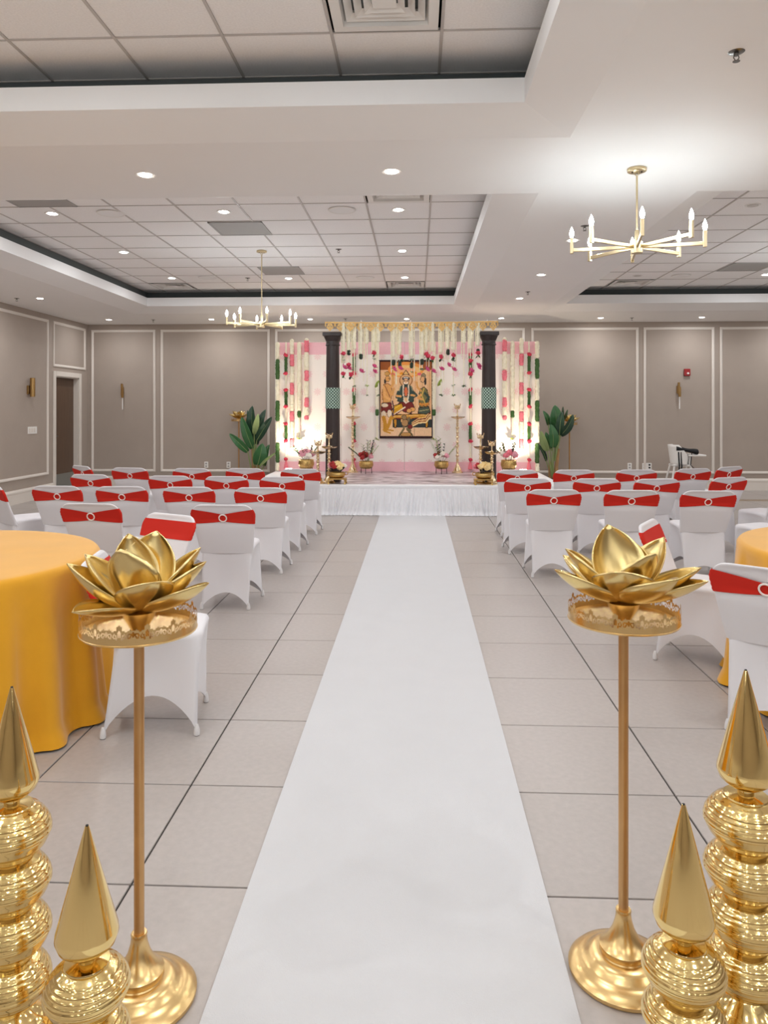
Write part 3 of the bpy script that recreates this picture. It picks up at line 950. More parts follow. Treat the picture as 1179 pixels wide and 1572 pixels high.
# ------------------------------------------------------------------ gold finials
def finial(x, y, rb, balls, cone_r, cone_h, hb, z0, label, pot=True):
    t = thing('gold_finial', label, 'ornament', (x, y, 0), 0, 'stacked gold finials')
    part('base_pot', MB().lathe([(rb * .55, 0), (rb * .75, .006), (rb * .8, .02), (rb * .98, z0 * .35), (rb * 1.02, z0 * .5), (rb * .95, z0 * .68), (rb * .7, z0 * .86), (rb * .48, z0 * .95), (rb * .45, z0)], 64), 'gold', t, True)
    z = z0
    for k in range(balls):
        pr = []
        for i in range(61):
            q = i / 60
            prof = math.sin(PI * q) ** .85
            # seven turned ridges above the belly, smooth below
            rid = .022 * abs(math.sin(PI * (q - .42) / .52 * 6)) * (1 if .42 < q < .94 else 0) + .012 * abs(math.sin(PI * q / .3 * 2)) * (1 if q < .3 else 0)
            belly = q ** 1.15 if q < .5 else q
            pr.append((rb * (.53 + .45 * prof + rid), z + hb * q))
        part('ribbed_ball', MB().lathe(pr, 72), 'gold', t, True)
        z += hb * .985
    part('collar', MB().lathe([(rb * .53, z - .004), (rb * .54, z + .001), (rb * .52, z + .004), (rb * .2, z + .006), (rb * .19, z + .02), (rb * .24, z + .024)], 48), 'gold', t, True)
    zc = z + .02
    part('spire', MB().lathe([(cone_r * .3, zc), (cone_r * .62, zc + .006), (cone_r * .9, zc + .02), (cone_r, zc + .036), (cone_r * .985, zc + .046), (.0045, zc + cone_h - .003), (.0035, zc + cone_h)], 64), 'gold', t, True)
    part('spire_tip', MB().lathe([(.0028, zc + cone_h), (.0028, zc + cone_h + .002)], 10), 'rubber', t)
    return zc + cone_h


FIN = [
    (.727, 1.68, .088, 4, .060, .258, .108, .165, 'tall gold finial at the right picture edge'),
    (.539, 1.53, .082, 3, .0595, .262, .098, .075, 'short gold finial in front of the tall one at right'),
    (-.902, 1.62, .083, 4, .057, .245, .112, .120, 'tall gold finial at the left picture edge'),
    (-.650, 1.44, .082, 3, .060, .250, .098, .065, 'short gold finial in front of the tall one at left')]
for a in FIN: finial(*a)

# ------------------------------------------------------------------ stage
SX0, SX1, SY0, SY1, SH = -2.40, 2.03, 10.27, 12.72, .41
stage = thing('stage', 'low white stage platform with marbled top and gathered skirt', 'stage', (0, 0, 0))
part('deck', MB().bbox(SX0 + .02, SX1 - .02, SY0 + .05, SY1, 0.0, SH - .006, .004), 'stage', stage)
part('front_edge', MB().bbox(SX0, SX1, SY0, SY0 + .13, SH - .055, SH + .001, .006), 'stage', stage)
for a, b in ((SX0, SX0 + .45), (SX1 - .45, SX1)):
    part('side_cover', MB().bbox(a, b, SY0 + .13, SY1, SH - .012, SH, .003), 'stage', stage)
part('marble_mat', MB().bbox(SX0 + .45, SX1 - .45, SY0 + .13, SY1, SH - .012, SH + .0005, .002), 'marble', stage)


def pleats(L, seed):
    rr = random.Random(seed)
    cuts = [0.0]
    while cuts[-1] < L: cuts.append(cuts[-1] + rr.uniform(.035, .065))
    amp = [rr.uniform(.6, 1.3) for _ in cuts]; lean = [rr.uniform(-.05, .05) for _ in cuts]
    for i in range(1, len(lean)): lean[i] = lean[i - 1] * .8 + lean[i] * .6
    def fn(u, v):
        s = u * L; k = 0
        while k < len(cuts) - 2 and cuts[k + 1] < s: k += 1
        q = (s - cuts[k]) / (cuts[k + 1] - cuts[k])
        d = 1 - v
        w = amp[k] * (1 - q) + amp[k + 1] * q
        off = .012 + (.010 + .022 * d) * w * math.sin(PI * q) ** 1.2 + .012 * d
        if v < .06: off += (.06 - v) * .6
        return s + (lean[k] * (1 - q) + lean[k + 1] * q) * d * 1.2, off, .004 + (SH - .05) * v
    return fn


pf = pleats(SX1 - SX0, 5)
m = MB()
def front(u, v):
    s, o, z = pf(u, v); return (min(max(SX0 + s, SX0 - .02), SX1 + .02), SY0 - o, z)
m.grid(front, 900, 12)
part('skirt', m, 'skirt', stage, 'all')
ps = pleats(SY1 - SY0, 9)
for sx, sg in ((SX0, -1), (SX1, 1)):
    m = MB()
    def side(u, v):
        s, o, z = ps(u, v); return (sx + sg * o, min(max(SY0 + s, SY0), SY1), z)
    m.grid(side, 320, 8)
    part('side_skirt', m, 'skirt', stage, 'all')

# backdrop panels
YP = 12.56
BX = [-2.39, -1.28, -0.21, 0.92, 2.03]
names = ('left wing', 'left middle', 'right middle', 'right wing')
for k in range(4):
    a, b = BX[k] + .003, BX[k + 1] - .003
    t = thing('backdrop_panel', 'cream printed backdrop panel with pink borders, the %s one' % names[k], 'backdrop', ((a + b) / 2, YP, SH), 0, 'printed backdrop panels')
    w = (b - a) / 2
    part('panel', MB().bbox(-w, w, 0, .035, .0, 2.19, .004), 'backdrop', t)
    part('top_border', MB().box(-w + .001, w - .001, -.002, .0, 1.98, 2.188), 'pinkband', t)
    part('bottom_border', MB().box(-w + .001, w - .001, -.002, .0, .003, .165), 'pinkband', t)
    part('prop', MB().tube([(0, .04, 2.0), (0, .13, .0)], .012), 'chrome', t)

# ------------------------------------------------------------------ painted cloth (flat print, one colour per cell)
def painting():
    W, Hh = 112, 164
    img = np.zeros((Hh, W, 3)); yy, xx = np.mgrid[0:Hh, 0:W]
    xx = (xx + .5) / W; yy = (yy + .5) / Hh          # yy grows downward
    asp = Hh / W
    def fill(mask, c): img[mask] = np.array(c)
    def ell(cx, cy, rx, ry, c, rot=0.0, edge=None):
        dx, dy = xx - cx, (yy - cy) * asp; ry2 = ry * asp
        u = dx * math.cos(rot) + dy * math.sin(rot); v = -dx * math.sin(rot) + dy * math.cos(rot)
        q = (u / rx) ** 2 + (v / ry2) ** 2
        if edge is not None: fill(q < 1.0, edge); fill(q < .74, c)
        else: fill(q < 1, c)
    def poly(pts, c, edge=None):
        ins = np.zeros(xx.shape, bool); n = len(pts)
        for i in range(n):
            (x1, y1), (x2, y2) = pts[i], pts[(i + 1) % n]
            if y1 == y2: continue
            cond = ((y1 > yy) != (y2 > yy)) & (xx < (x2 - x1) * (yy - y1) / (y2 - y1) + x1); ins ^= cond
        fill(ins, c)
        if edge is not None:
            for i in range(n): line(pts[i], pts[(i + 1) % n], .006, edge)
    def line(a, b, w, c):
        ax, ay, bx, by = a[0], a[1] * asp, b[0], b[1] * asp
        px, py = xx - ax, yy * asp - ay; L = (bx - ax) ** 2 + (by - ay) ** 2 + 1e-9
        t = np.clip((px * (bx - ax) + py * (by - ay)) / L, 0, 1)
        fill((px - t * (bx - ax)) ** 2 + (py - t * (by - ay)) ** 2 < w * w, c)
    def path(pts, w, c):
        for p, q in zip(pts, pts[1:]): line(p, q, w, c)
    dark = (46, 22, 24); tan = (224, 180, 132); skin = (218, 160, 92); och = (196, 138, 44); grn = (58, 74, 66); mar = (120, 40, 34); crm = (228, 210, 184); blk = (36, 34, 36)
    img[:] = np.array((228, 184, 138))
    for k in range(14):                                  # hanging curtain folds behind
        x = .06 + k * .068; line((x, .15), (x, .62), .006, (206, 152, 100) if k % 2 else (238, 204, 160))
    fill(yy < .12, (150, 84, 40)); ell(.5, .12, .34, .10, (232, 150, 70)); ell(.5, .13, .28, .07, (240, 190, 120)); ell(.5, .14, .2, .045, (238, 170, 120))
    for k in range(9): ell(.17 + k * .083, .165 + .015 * math.sin(k), .04, .018, ((230, 150, 40), (222, 96, 110), (236, 196, 130))[k % 3])
    # floor, dark band, throne
    fill(yy > .86, (226, 188, 148)); fill((yy > .755) & (yy < .86) & (xx > .25), (48, 56, 54))
    poly([(.2, .7), (.9, .68), (.9, .745), (.2, .76)], och, dark); line((.2, .72), (.9, .70), .008, (232, 186, 110)); line((.3, .745), (.9, .735), .006, mar)
    for x in (.27, .86): poly([(x, .75), (x + .06, .75), (x + .05, .86), (x + .01, .86)], och, dark)
    for k, c in enumerate(((238, 190, 120), mar, (236, 200, 140), (170, 96, 40), (240, 206, 150))):   # robe sweep at lower right
        path([(.62, .80 + .010 * k), (.74, .745 + .014 * k), (.88, .73 + .016 * k), (.95, .66 + .018 * k)], .014, c)
    # central seated figure
    ell(.5, .255, .125, .085, (214, 168, 120), edge=(150, 92, 40))
    poly([(.44, .18), (.5, .125), (.56, .18)], (232, 190, 120), dark)
    ell(.5, .232, .072, .026, (60, 54, 56)); ell(.5, .225, .05, .012, (210, 200, 190))
    ell(.5, .275, .056, .048, (226, 180, 136), edge=dark)
    path([(.465, .283), (.48, .297), (.5, .301), (.52, .297), (.535, .283)], .006, (244, 236, 226)); line((.47, .262), (.49, .262), .006, blk); line((.51, .262), (.53, .262), .006, blk)
    poly([(.40, .34), (.45, .31), (.55, .31), (.61, .34), (.66, .43), (.64, .53), (.55, .55), (.45, .55), (.34, .52), (.35, .43)], grn, blk)
    for s in (-1, 1):
        path([(.5 + s * .05, .315), (.5 + s * .055, .42), (.5 + s * .03, .52)], .012, crm); path([(.5 + s * .1, .33), (.5 + s * .13, .40)], .008, (150, 150, 120))
    ell(.5, .40, .032, .06, (214, 110, 70)); ell(.5, .50, .03, .03, (220, 180, 130))
    path([(.36, .41), (.33, .47), (.43, .475)], .03, grn); path([(.33, .455), (.40, .46)], .02, skin); path([(.63, .41), (.69, .45), (.62, .46)], .03, grn); path([(.66, .45), (.60, .445)], .018, skin)
    poly([(.38, .535), (.62, .535), (.66, .60), (.60, .68), (.46, .66), (.34, .58)], mar, blk)
    poly([(.42, .55), (.46, .62), (.30, .70), (.22, .66), (.28, .58)], (206, 150, 30), dark)
    path([(.27, .62), (.38, .58)], .01, (232, 190, 70)); path([(.26, .70), (.48, .60)], .012, crm); path([(.24, .715), (.50, .61)], .006, mar)
    ell(.62, .63, .06, .03, skin, edge=dark); ell(.56, .645, .05, .028, skin, edge=dark); path([(.46, .52), (.5, .545), (.55, .525)], .012, crm)
    # left standing attendant
    ell(.145, .17, .05, .03, (200, 150, 80), edge=dark); ell(.155, .235, .05, .042, skin, edge=dark); ell(.105, .27, .018, .03, blk); line((.175, .232), (.195, .24), .005, blk)
    poly([(.08, .31), (.16, .295), (.23, .33), (.24, .44), (.2, .54), (.07, .54), (.05, .42)], skin, (150, 84, 40))
    path([(.22, .34), (.26, .30), (.25, .19)], .024, skin); path([(.08, .34), (.10, .46), (.19, .50)], .022, (230, 176, 110)); path([(.2, .36), (.25, .44), (.27, .36)], .018, skin)
    path([(.10, .32), (.2, .47)], .006, mar); path([(.25, .2), (.25, .13)], .012, och)
    poly([(.04, .55), (.22, .54), (.24, .63), (.18, .67), (.03, .66)], mar, dark)
    ell(.1, .575, .07, .028, crm, edge=(160, 120, 80)); ell(.08, .69, .05, .05, crm, edge=dark); ell(.19, .68, .05, .055, crm, edge=dark); path([(.24, .52), (.27, .6), (.25, .72)], .012, (90, 60, 70))
    path([(.08, .73), (.11, .82), (.10, .89)], .035, och); path([(.22, .73), (.18, .82), (.14, .88)], .03, och); path([(.09, .905), (.2, .93)], .016, och); path([(.14, .89), (.26, .90)], .014, och)
    # right seated attendant
    ell(.83, .2, .045, .035, (150, 130, 100), edge=dark); ell(.82, .245, .05, .042, (222, 170, 120), edge=dark); ell(.865, .27, .022, .05, blk)
    poly([(.76, .37), (.84, .34), (.9, .38), (.94, .50), (.90, .60), (.76, .60), (.74, .48)], (120, 112, 70), dark)
    path([(.78, .39), (.72, .35), (.70, .28)], .02, skin); path([(.78, .44), (.73, .48), (.80, .50)], .022, skin); path([(.86, .42), (.93, .47), (.88, .53)], .022, grn)
    for k in range(5): ell(.77 + .035 * k, .56 + .01 * (k % 2), .028, .022, (206, 138, 60), edge=dark)
    poly([(.74, .61), (.93, .59), (.96, .66), (.88, .69), (.73, .68)], (72, 84, 70), dark); path([(.75, .65), (.93, .63)], .008, (170, 160, 110)); path([(.84, .36), (.80, .45), (.86, .55)], .009, (210, 180, 90))
    # small kneeling figure in front
    path([(.44, .72), (.47, .78), (.46, .86)], .026, (130, 110, 80)); path([(.56, .74), (.52, .82), (.58, .9)], .024, (120, 100, 70))
    ell(.48, .80, .07, .05, (170, 130, 84), edge=dark); ell(.47, .73, .045, .032, (150, 120, 80), edge=dark); ell(.58, .85, .05, .03, mar, edge=dark); path([(.46, .88), (.37, .97)], .018, (110, 96, 60)); path([(.52, .88), (.62, .96)], .018, (110, 96, 60)); ell(.5, .95, .11, .03, (186, 140, 80), edge=dark); ell(.42, .77, .025, .025, (200, 160, 100), edge=dark)
    line((.66, .87), (.66, .97), .005, (150, 100, 70))
    # border
    fill((xx < .022) | (xx > .978) | (yy > .972), dark); fill((yy < .02), dark)
    rs = np.random.RandomState(2); img[:] = np.clip(img * 1.08 * (1 + .10 * (rs.rand(Hh, W, 1) - .5)), 0, 255)
    return img


img = painting()
Hh, W = img.shape[:2]
PX0, PX1, PZ0, PZ1 = -.63, .262, .972, 2.285
v = []; f = []
def pt(i, j):
    u, w_ = i / W, j / Hh
    return (PX0 + (PX1 - PX0) * u + (.012 if j < Hh * .3 else 0) * 0, -.004 * math.sin(u * PI * 3) * .6, PZ0 + (PZ1 - PZ0) * w_)
v = [pt(i, j) for j in range(Hh + 1) for i in range(W + 1)]
f = [(j * (W + 1) + i, j * (W + 1) + i + 1, (j + 1) * (W + 1) + i + 1, (j + 1) * (W + 1) + i) for j in range(Hh) for i in range(W)]
me = bpy.data.meshes.new('painted_cloth'); me.from_pydata(v, [], f); me.update()
ca = me.color_attributes.new('print', 'FLOAT_COLOR', 'CORNER')
s = img[::-1] / 255.0
ln = np.where(s <= .04045, s / 12.92, ((s + .055) / 1.055) ** 2.4).reshape(-1, 3)
cc = np.ones((len(f) * 4, 4), np.float32); cc[:, :3] = np.repeat(ln, 4, axis=0)
ca.data.foreach_set('color', cc.ravel())
pm = mat('painted_cotton', (1, 1, 1, 1), .85)
an = pm.node_tree.nodes.new('ShaderNodeVertexColor'); an.layer_name = 'print'
pm.node_tree.links.new(an.outputs[0], pm.node_tree.nodes['Principled BSDF'].inputs['Base Color'])
me.materials.append(pm)
hang = thing('painted_hanging', 'painted cloth hanging of seated and standing figures at stage centre', 'painting', (0, YP - .045, 0))
put('painted_cloth', me, hang)
part('backing', MB().box(PX0, PX1, .006, .012, PZ0, PZ1), 'wire', hang)
part('hanging_rod', MB().tube([(PX0 - .02, .01, PZ1), (PX1 + .02, .01, PZ1)], .008), 'wire', hang)

# ------------------------------------------------------------------ pillars and valance
YPI = 10.72
for x, lb in ((-1.215, 'dark brown column with mint patterned band, left of the stage'), (1.03, 'dark brown column with mint patterned band, right of the stage')):
    t = thing('column', lb, 'column', (x, YPI, SH), 0, 'dark stage columns')
    part('plinth', MB().bbox(-.115, .115, -.115, .115, 0, .05, .006), 'pillar', t)
    fl = MB(); n = 96
    def shaft(u, v):
        a = 2 * PI * u; r = (.108 - .014 * v) * (1 - .018 * abs(math.sin(10 * a))); return (r * math.cos(a), r * math.sin(a), .05 + 1.92 * v)
    fl.grid(shaft, n, 10, cu=True)
    part('shaft', fl, 'pillar', t, True)
    part('capital', MB().lathe([(.098, 1.965), (.106, 1.972), (.106, 1.982), (.097, 1.99), (.097, 2.03), (.104, 2.036), (.108, 2.05), (.125, 2.09), (.128, 2.10)], 40), 'pillar', t, True)
    part('abacus', MB().bbox(-.135, .135, -.135, .135, 2.10, 2.155, .008), 'pillar', t)
    part('patterned_band', MB().lathe([(.107, 1.06), (.1075, 1.07), (.1065, 1.35), (.106, 1.36)], 48, cap=False), 'net', t, True, loc=(0, 0, 0))

part_rod = thing('valance_rod', 'thin white rod along the top of the gold valance', 'rod', (0, YPI - .08, 0))
part('rod', MB().tube([(-1.3, 0, 2.71), (-.6, 0, 2.703), (-.07, 0, 2.70), (.5, 0, 2.703), (1.14, 0, 2.712)], .009), 'white', part_rod, True)
for x in (-.80, -.09, 1.0): part('rod_clip', MB().bbox(x - .006, x + .006, -.012, .012, 2.69, 2.735, .002), 'white', part_rod)
val = thing('gold_valance', 'gold openwork valance of pierced medallions between the columns', 'valance', (0, YPI - .10, 0))


def medallion():
    """Pierced diamond medallion with a scalloped outline, built from a cell grid with thickness."""
    m = MB(); n = 22; w, h = .146, .135; th = .005
    def solid(x, y):
        x = abs(x); 
        if y > .36: return True
        lobe = (x - .0) ** 2 + (y + .05) ** 2 < .30 ** 2
        tip = x + abs(y + .10) * .85 < .36
        side = x > .36 and y > -.02 and (x - .5) ** 2 + (y - .18) ** 2 > .02 or (x > .43 and y > .05)
        neck = x < .13 and y > -.2
        cross = abs(x - (y + .02) * .8) < .07 and y > .1
        s = lobe or tip or side or neck or cross
        for (cx, cy, r) in ((.12, -.02, .065), (.0, .12, .05), (.0, -.22, .045), (.3, .24, .09)):
            if (x - cx) ** 2 + (y - cy) ** 2 < r * r: s = False
        return s
    for j in range(n):
        for i in range(n):
            if solid((i + .5) / n - .5, (j + .5) / n - .5):
                x0, x1 = (i / n - .5) * w, ((i + 1) / n - .5) * w; z0, z1 = (j / n - .5) * h, ((j + 1) / n - .5) * h
                m.box(x0, x1, -th / 2, th / 2, z0, z1)
    return m


med_me = medallion().mesh('medallion', 'valance')
for k in range(17):
    x = -1.245 + k * .1455
    z = 2.648 - .012 * math.sin(PI * k / 16)
    put('medallion', med_me, val, (x, 0.004 * math.sin(k * 2.1), z), (0, 0, .06 * math.sin(k * 1.7)))

# ------------------------------------------------------------------ flowers: shared pieces
def bumpy(r, L, n=9, seg=.016, seed=1, jit=.35):
    """Garland length hanging from 0 to -L, every bud a bump."""
    rr = random.Random(seed); k = max(2, int(L / seg)); m = MB()
    m.grid(lambda u, v: (lambda q: (q * math.cos(2 * PI * u), q * math.sin(2 * PI * u), -L * v))(r * (1 - jit / 2 + jit * rr.random()) * (.55 if v in (0.0, 1.0) else 1)), n, k, cu=True)
    return m


def rose_mesh(r, m_, seed=0):
    b = MB(); n, k = 14, 9
    def fn(u, v):
        a = 2 * PI * u; p = PI * (v * .92 + .04)
        q = r * (.82 + .16 * math.sin(3 * a + 7 * v + seed) + .10 * math.cos(5 * a - 11 * v))
        return (q * math.sin(p) * math.cos(a), q * math.sin(p) * math.sin(a), q * .78 * math.cos(p))
    b.grid(fn, n, k, cu=True)
    return b.mesh('rose', m_, True)


def leaf_mesh(L, w, m_, bend=.4):
    b = MB()
    def fn(u, v):
        a = bend * v; x = (u - .5) * 2 * w * math.sin(PI * (.06 + .94 * v)) ** .8
        return (x, L * (math.sin(a) / max(bend, .01)) if bend else 0, 0) if False else (x, L * v * math.cos(a), L * v * math.sin(a) + abs(u - .5) * w * .5)
    b.grid(fn, 4, 6)
    return b.mesh('leaf', m_, True)


ROSE = {k: rose_mesh(.05, k, i) for i, k in enumerate(('rose', 'blush', 'crimson', 'butter', 'ivory', 'pinkb'))}
LEAF = {k: leaf_mesh(.1, .026, k) for k in ('leaf', 'lime', 'dleaf')}


def lotus_small():
    b = MB()
    for k in range(7):
        M = RZ(k * 2 * PI / 7) @ RY(-.35)
        b.grid(lambda u, v: (.008 + .05 * v, (u - .5) * .036 * math.sin(PI * (.1 + .9 * v)), .02 * v * v), 2, 4, M)
    for k in range(5):
        M = RZ(k * 2 * PI / 5 + .3) @ RY(-.95)
        b.grid(lambda u, v: (.006 + .042 * v, (u - .5) * .032 * math.sin(PI * (.1 + .9 * v)), .012 * v * v), 2, 4, M)
    return b.mesh('lotus_flower', 'lotusp', True)


def leaf_spray(m_, n=7, r=.05, seed=3):
    rr = random.Random(seed); b = MB()
    for k in range(n):
        M = RZ(2 * PI * k / n + rr.random() * .5) @ RX(rr.uniform(-.5, .3))
        b.grid(lambda u, v: ((u - .5) * .03 * math.sin(PI * (.08 + .92 * v)), r * v, .01 * v), 2, 3, M)
    return b.mesh('leaf_spray', m_, True)


LOTS = lotus_small(); SPRAY = {k: leaf_spray(k) for k in ('leaf', 'lime', 'dleaf')}
ZP = SH + 2.20


def zpx(y, d): return CAMH - (y - HY) * d / FPX


def garland(x, y, kind, label, zt, seed):
    """Side garlands hung over a backdrop panel; heights measured from the floor."""
    t = thing('flower_garland', label, 'garland', (x, y, 0), 0, 'flower garlands on the backdrop')
    def seg(name, r, z0, z1, m_, **k): part(name, bumpy(r, z0 - z1, seed=seed + int(z0 * 100), **k), m_, t, True, loc=(0, 0, z0))
    if kind == 'edge':
        zs = [(2.60, 2.31, 'cream'), (2.31, 1.97, 'leaf'), (1.97, 1.61, 'cream'), (1.61, 1.26, 'leaf'), (1.26, .90, 'cream'), (.90, .56, 'leaf'), (.56, .42, 'cream')]
        for a, b, c in zs: seg('bloom_segment' if c == 'cream' else 'leaf_segment', .036, a, b, c)
    elif kind == 'rose':
        seg('bloom_string', .013, 2.60, .50, 'cream', seg=.03)
        for a, b in ((2.38, 2.07), (1.79, 1.51), (1.22, .93)):
            seg('leaf_segment', .026, a, b, 'leaf')
            for z in (a, b): put('rose', ROSE['rose'], t, (0, -.03, z), (seed + z, 0, z * 3), (.92, .92, .8))
        put('rose', ROSE['rose'], t, (0, -.03, .62), (0, 0, 1), .8)
        part('tassel', MB().lathe([(.012, .6), (.03, .52), (.042, .46)], 10), 'pinkb', t, True)
    elif kind == 'pink':
        z = 2.66
        for a, b, c in ((2.62, 2.39, 'cream'), (2.39, 2.19, 'pinkb'), (2.19, 1.91, 'cream'), (1.91, 1.71, 'pinkb'), (1.71, 1.43, 'cream'), (1.43, 1.26, 'pinkb'), (1.26, .97, 'cream'), (.97, .83, 'pinkb'), (.83, .72, 'cream')):
            seg('bloom_segment', .036, a, b, c)
        put('top_cap', MB().ball((0, 0, 0), .036, n=12, m=6).mesh('top_cap', 'cream', True), t, (0, 0, 2.62))
    elif kind == 'tuft':
        seg('bloom_segment', .036, 2.60, 1.44, 'cream'); seg('leaf_tuft', .034, 1.44, 1.32, 'leaf'); seg('bloom_string', .013, 1.32, .97, 'cream', seg=.03)
        put('leaf_spray', SPRAY['lime'], t, (0, -.01, .96), scale=1.7)
    elif kind == 'pinktop':
        for a, b, c in ((2.64, 2.43, 'pinkb'), (2.43, 2.12, 'cream'), (2.12, 1.94, 'pinkb'), (1.94, 1.66, 'cream'), (1.66, 1.50, 'pinkb'), (1.50, 1.36, 'cream'), (1.36, 1.28, 'pinkb')):
            seg('bloom_segment', .038, a, b, c)
        put('top_cap', MB().ball((0, 0, 0), .038, n=12, m=6).mesh('top_cap', 'cream', True), t, (0, 0, 2.63))
    return t


yg = YP - .045
GL = (('edge', -2.36, 'white garland with green leaf lengths at outer edge of %s wing panel'),
      ('rose', -2.215, 'string of red roses and green leaves, second garland on %s wing panel'),
      ('pink', -2.115, 'fat white and pink garland, third from outer edge of %s wing'),
      ('tuft', -1.99, 'fat white garland ending in lime leaves on %s wing panel'),
      ('pinktop', -1.865, 'white garland with pink blocks, innermost on %s wing panel'))
for kind, x, lb in GL: garland(x, yg, kind, lb % 'left', 2.6, 11)
for (kind, _, lb), x in zip(GL, (2.005, 1.87, 1.745, 1.595, 1.465)): garland(x, yg, kind, lb % 'right', 2.6, 23)
garland(-1.06, yg, 'rose', 'string of red roses and green leaves just right of left column', 2.6, 31)
garland(.895, yg, 'rose', 'string of red roses and green leaves just left of right column', 2.6, 37)

# strands hanging from the valance; features listed from the top: (kind, height)
YS2 = YPI - .085
STR = [
    (-1.05, 2.12, [('rose', 2.26), ('spray', 2.16), ('lotus', 2.05), ('rose', 1.97)]),
    (-.975, 2.25, [('tuft', 2.28), ('rose', 2.10), ('lotus', 2.03), ('rose2', 1.96)]),
    (-.90, 2.32, [('string', 1.80), ('spray', 1.79), ('spray', 1.66)]),
    (-.80, 2.24, [('tuft', 2.22), ('string', 1.99), ('lotus', 1.99)]),
    (-.715, 2.40, [('string', 1.80), ('lime', 1.80), ('spray', 1.66)]),
    (-.615, 2.30, [('rose', 2.27), ('spray', 2.18), ('string', 2.0), ('lotus', 2.06), ('lotus', 1.99)]),
    (-.55, 2.42, [('string', 1.79), ('bigleaf', 1.82), ('spray', 1.66)]),
    (-.335, 2.20, [('tuft', 2.13), ('spray', 2.05), ('lotus', 2.02)]),
    (-.245, 2.24, [('rose2', 2.21), ('tuft', 2.11), ('lotus', 2.03)]),
    (-.075, 2.20, [('spray', 2.17), ('tuft', 2.09), ('spray', 1.99)]),
    (.075, 2.22, [('tuft', 2.14), ('string', 2.02), ('spray', 2.03)]),
    (.135, 2.30, [('rose', 2.25), ('rose2', 2.22), ('spray', 2.05), ('lotus', 2.02)]),
    (.225, 2.28, [('rose', 2.19), ('lotus', 1.99)]),
    (.345, 2.26, [('rose', 2.21), ('string', 1.77), ('lotus', 2.02), ('bigleaf', 1.84), ('spray', 1.66)]),
    (.445, 2.32, [('tuft', 2.28), ('string', 2.06), ('lotus', 2.08)]),
    (.52, 2.30, [('rose', 2.23), ('spray', 2.15), ('string', 1.80), ('lotus', 2.01), ('spray', 1.80), ('spray', 1.66)]),
    (.67, 2.40, [('string', 1.79), ('spray', 1.79)]),
    (.765, 2.32, [('rose', 2.15), ('lime', 2.05), ('lotus', 2.0), ('rose', 1.96), ('string', 1.66)]),
    (.87, 2.36, [('tuft', 2.28), ('rose', 2.26), ('lotus', 2.07), ('lotus', 2.04)])]
ORD = ['first', 'second', 'third', 'fourth', 'fifth', 'sixth', 'seventh', 'eighth', 'ninth', 'tenth', 'eleventh', 'twelfth', 'thirteenth', 'fourteenth', 'fifteenth', 'sixteenth', 'seventeenth', 'eighteenth', 'nineteenth']
for k, (x, ze, feats) in enumerate(STR):
    has = [f_[0] for f_ in feats]
    what = 'roses' if 'rose' in has or 'rose2' in has else ('lotus flowers' if 'lotus' in has else 'green leaves')
    t = thing('hanging_flower_strand', 'white flower strand with %s hanging from valance, %s from left column' % (what, ORD[k]), 'flower strand', (x, YS2 + .02 * (k % 3), 0), 0, 'flower strands under the valance')
    part('bloom_strand', bumpy(.025, 2.70 - ze, seed=40 + k, n=8, seg=.014), 'cream', t, True, loc=(0, 0, 2.70))
    for q in range(1 + k % 2): part('bloom_string', bumpy(.007, 2.70 - ze + (.12, .32)[q] + .1 * math.sin(k * 2 + q), seed=90 + k, n=6, seg=.02), 'cream', t, True, loc=((-.033, .038)[q], .01, 2.70))
    low = min(f_[1] for f_ in feats)
    part('thread', MB().tube([(0, 0, ze), (0, 0, low)], .0035 if 'string' not in has else .008, 6), 'cream', t)
    for q, (kind, z) in enumerate(feats):
        sd = k * 1.3 + q
        if kind in ('rose', 'rose2'):
            dx = .0 if kind == 'rose' else .028
            put('rose', ROSE['rose'], t, (dx, -.03, z), (.6 + sd, 0, sd), .78); put('leaf', LEAF['leaf'], t, (dx, -.02, z - .025), (-1.2, 0, sd), .6); put('leaf', LEAF['dleaf'], t, (dx, -.02, z - .03), (-1.4, .5, sd + 2), .6)
        elif kind == 'tuft': part('dark_tuft', bumpy(.026, .085, seed=k, n=8, jit=.25), 'dleaf', t, True, loc=(0, -.004, z + .04))
        elif kind == 'lotus': put('lotus_flower', LOTS, t, (0, -.02, z), (.9 * math.sin(sd), .5 * math.cos(sd), sd), 1.15)
        elif kind in ('spray', 'lime'): put('leaf_spray', SPRAY['leaf' if kind == 'spray' else 'lime'], t, (0, -.01, z), (.3, .2, sd), .8)
        elif kind == 'bigleaf': put('leaf', LEAF['lime'], t, (.01, -.01, z + .05), (-1.5, .3, .6), 1.2)
for x, lb in ((-.665, 'long white garland down the left side of the painting'), (.285, 'long white garland down the right side of the painting')):
    t = thing('flower_garland', lb, 'garland', (x, YP - .12, 0), 0, 'flower garlands on the backdrop')
    part('bloom_strand', bumpy(.03, 1.15, seed=77), 'cream', t, True, loc=(0, 0, 2.6)); part('leaf_tuft', bumpy(.03, .115, seed=3), 'leaf', t, True, loc=(0, 0, 1.47))
    part('thread', MB().tube([(0, 0, 1.45), (0, 0, .97)], .012, 6), 'cream', t); put('leaf_spray', SPRAY['lime'], t, (0, -.01, .96), (0, .3, 0), 1.4)
    part('hanger', MB().tube([(0, 0, 2.59), (0, .12, 2.61)], .004, 6), 'cream', t)

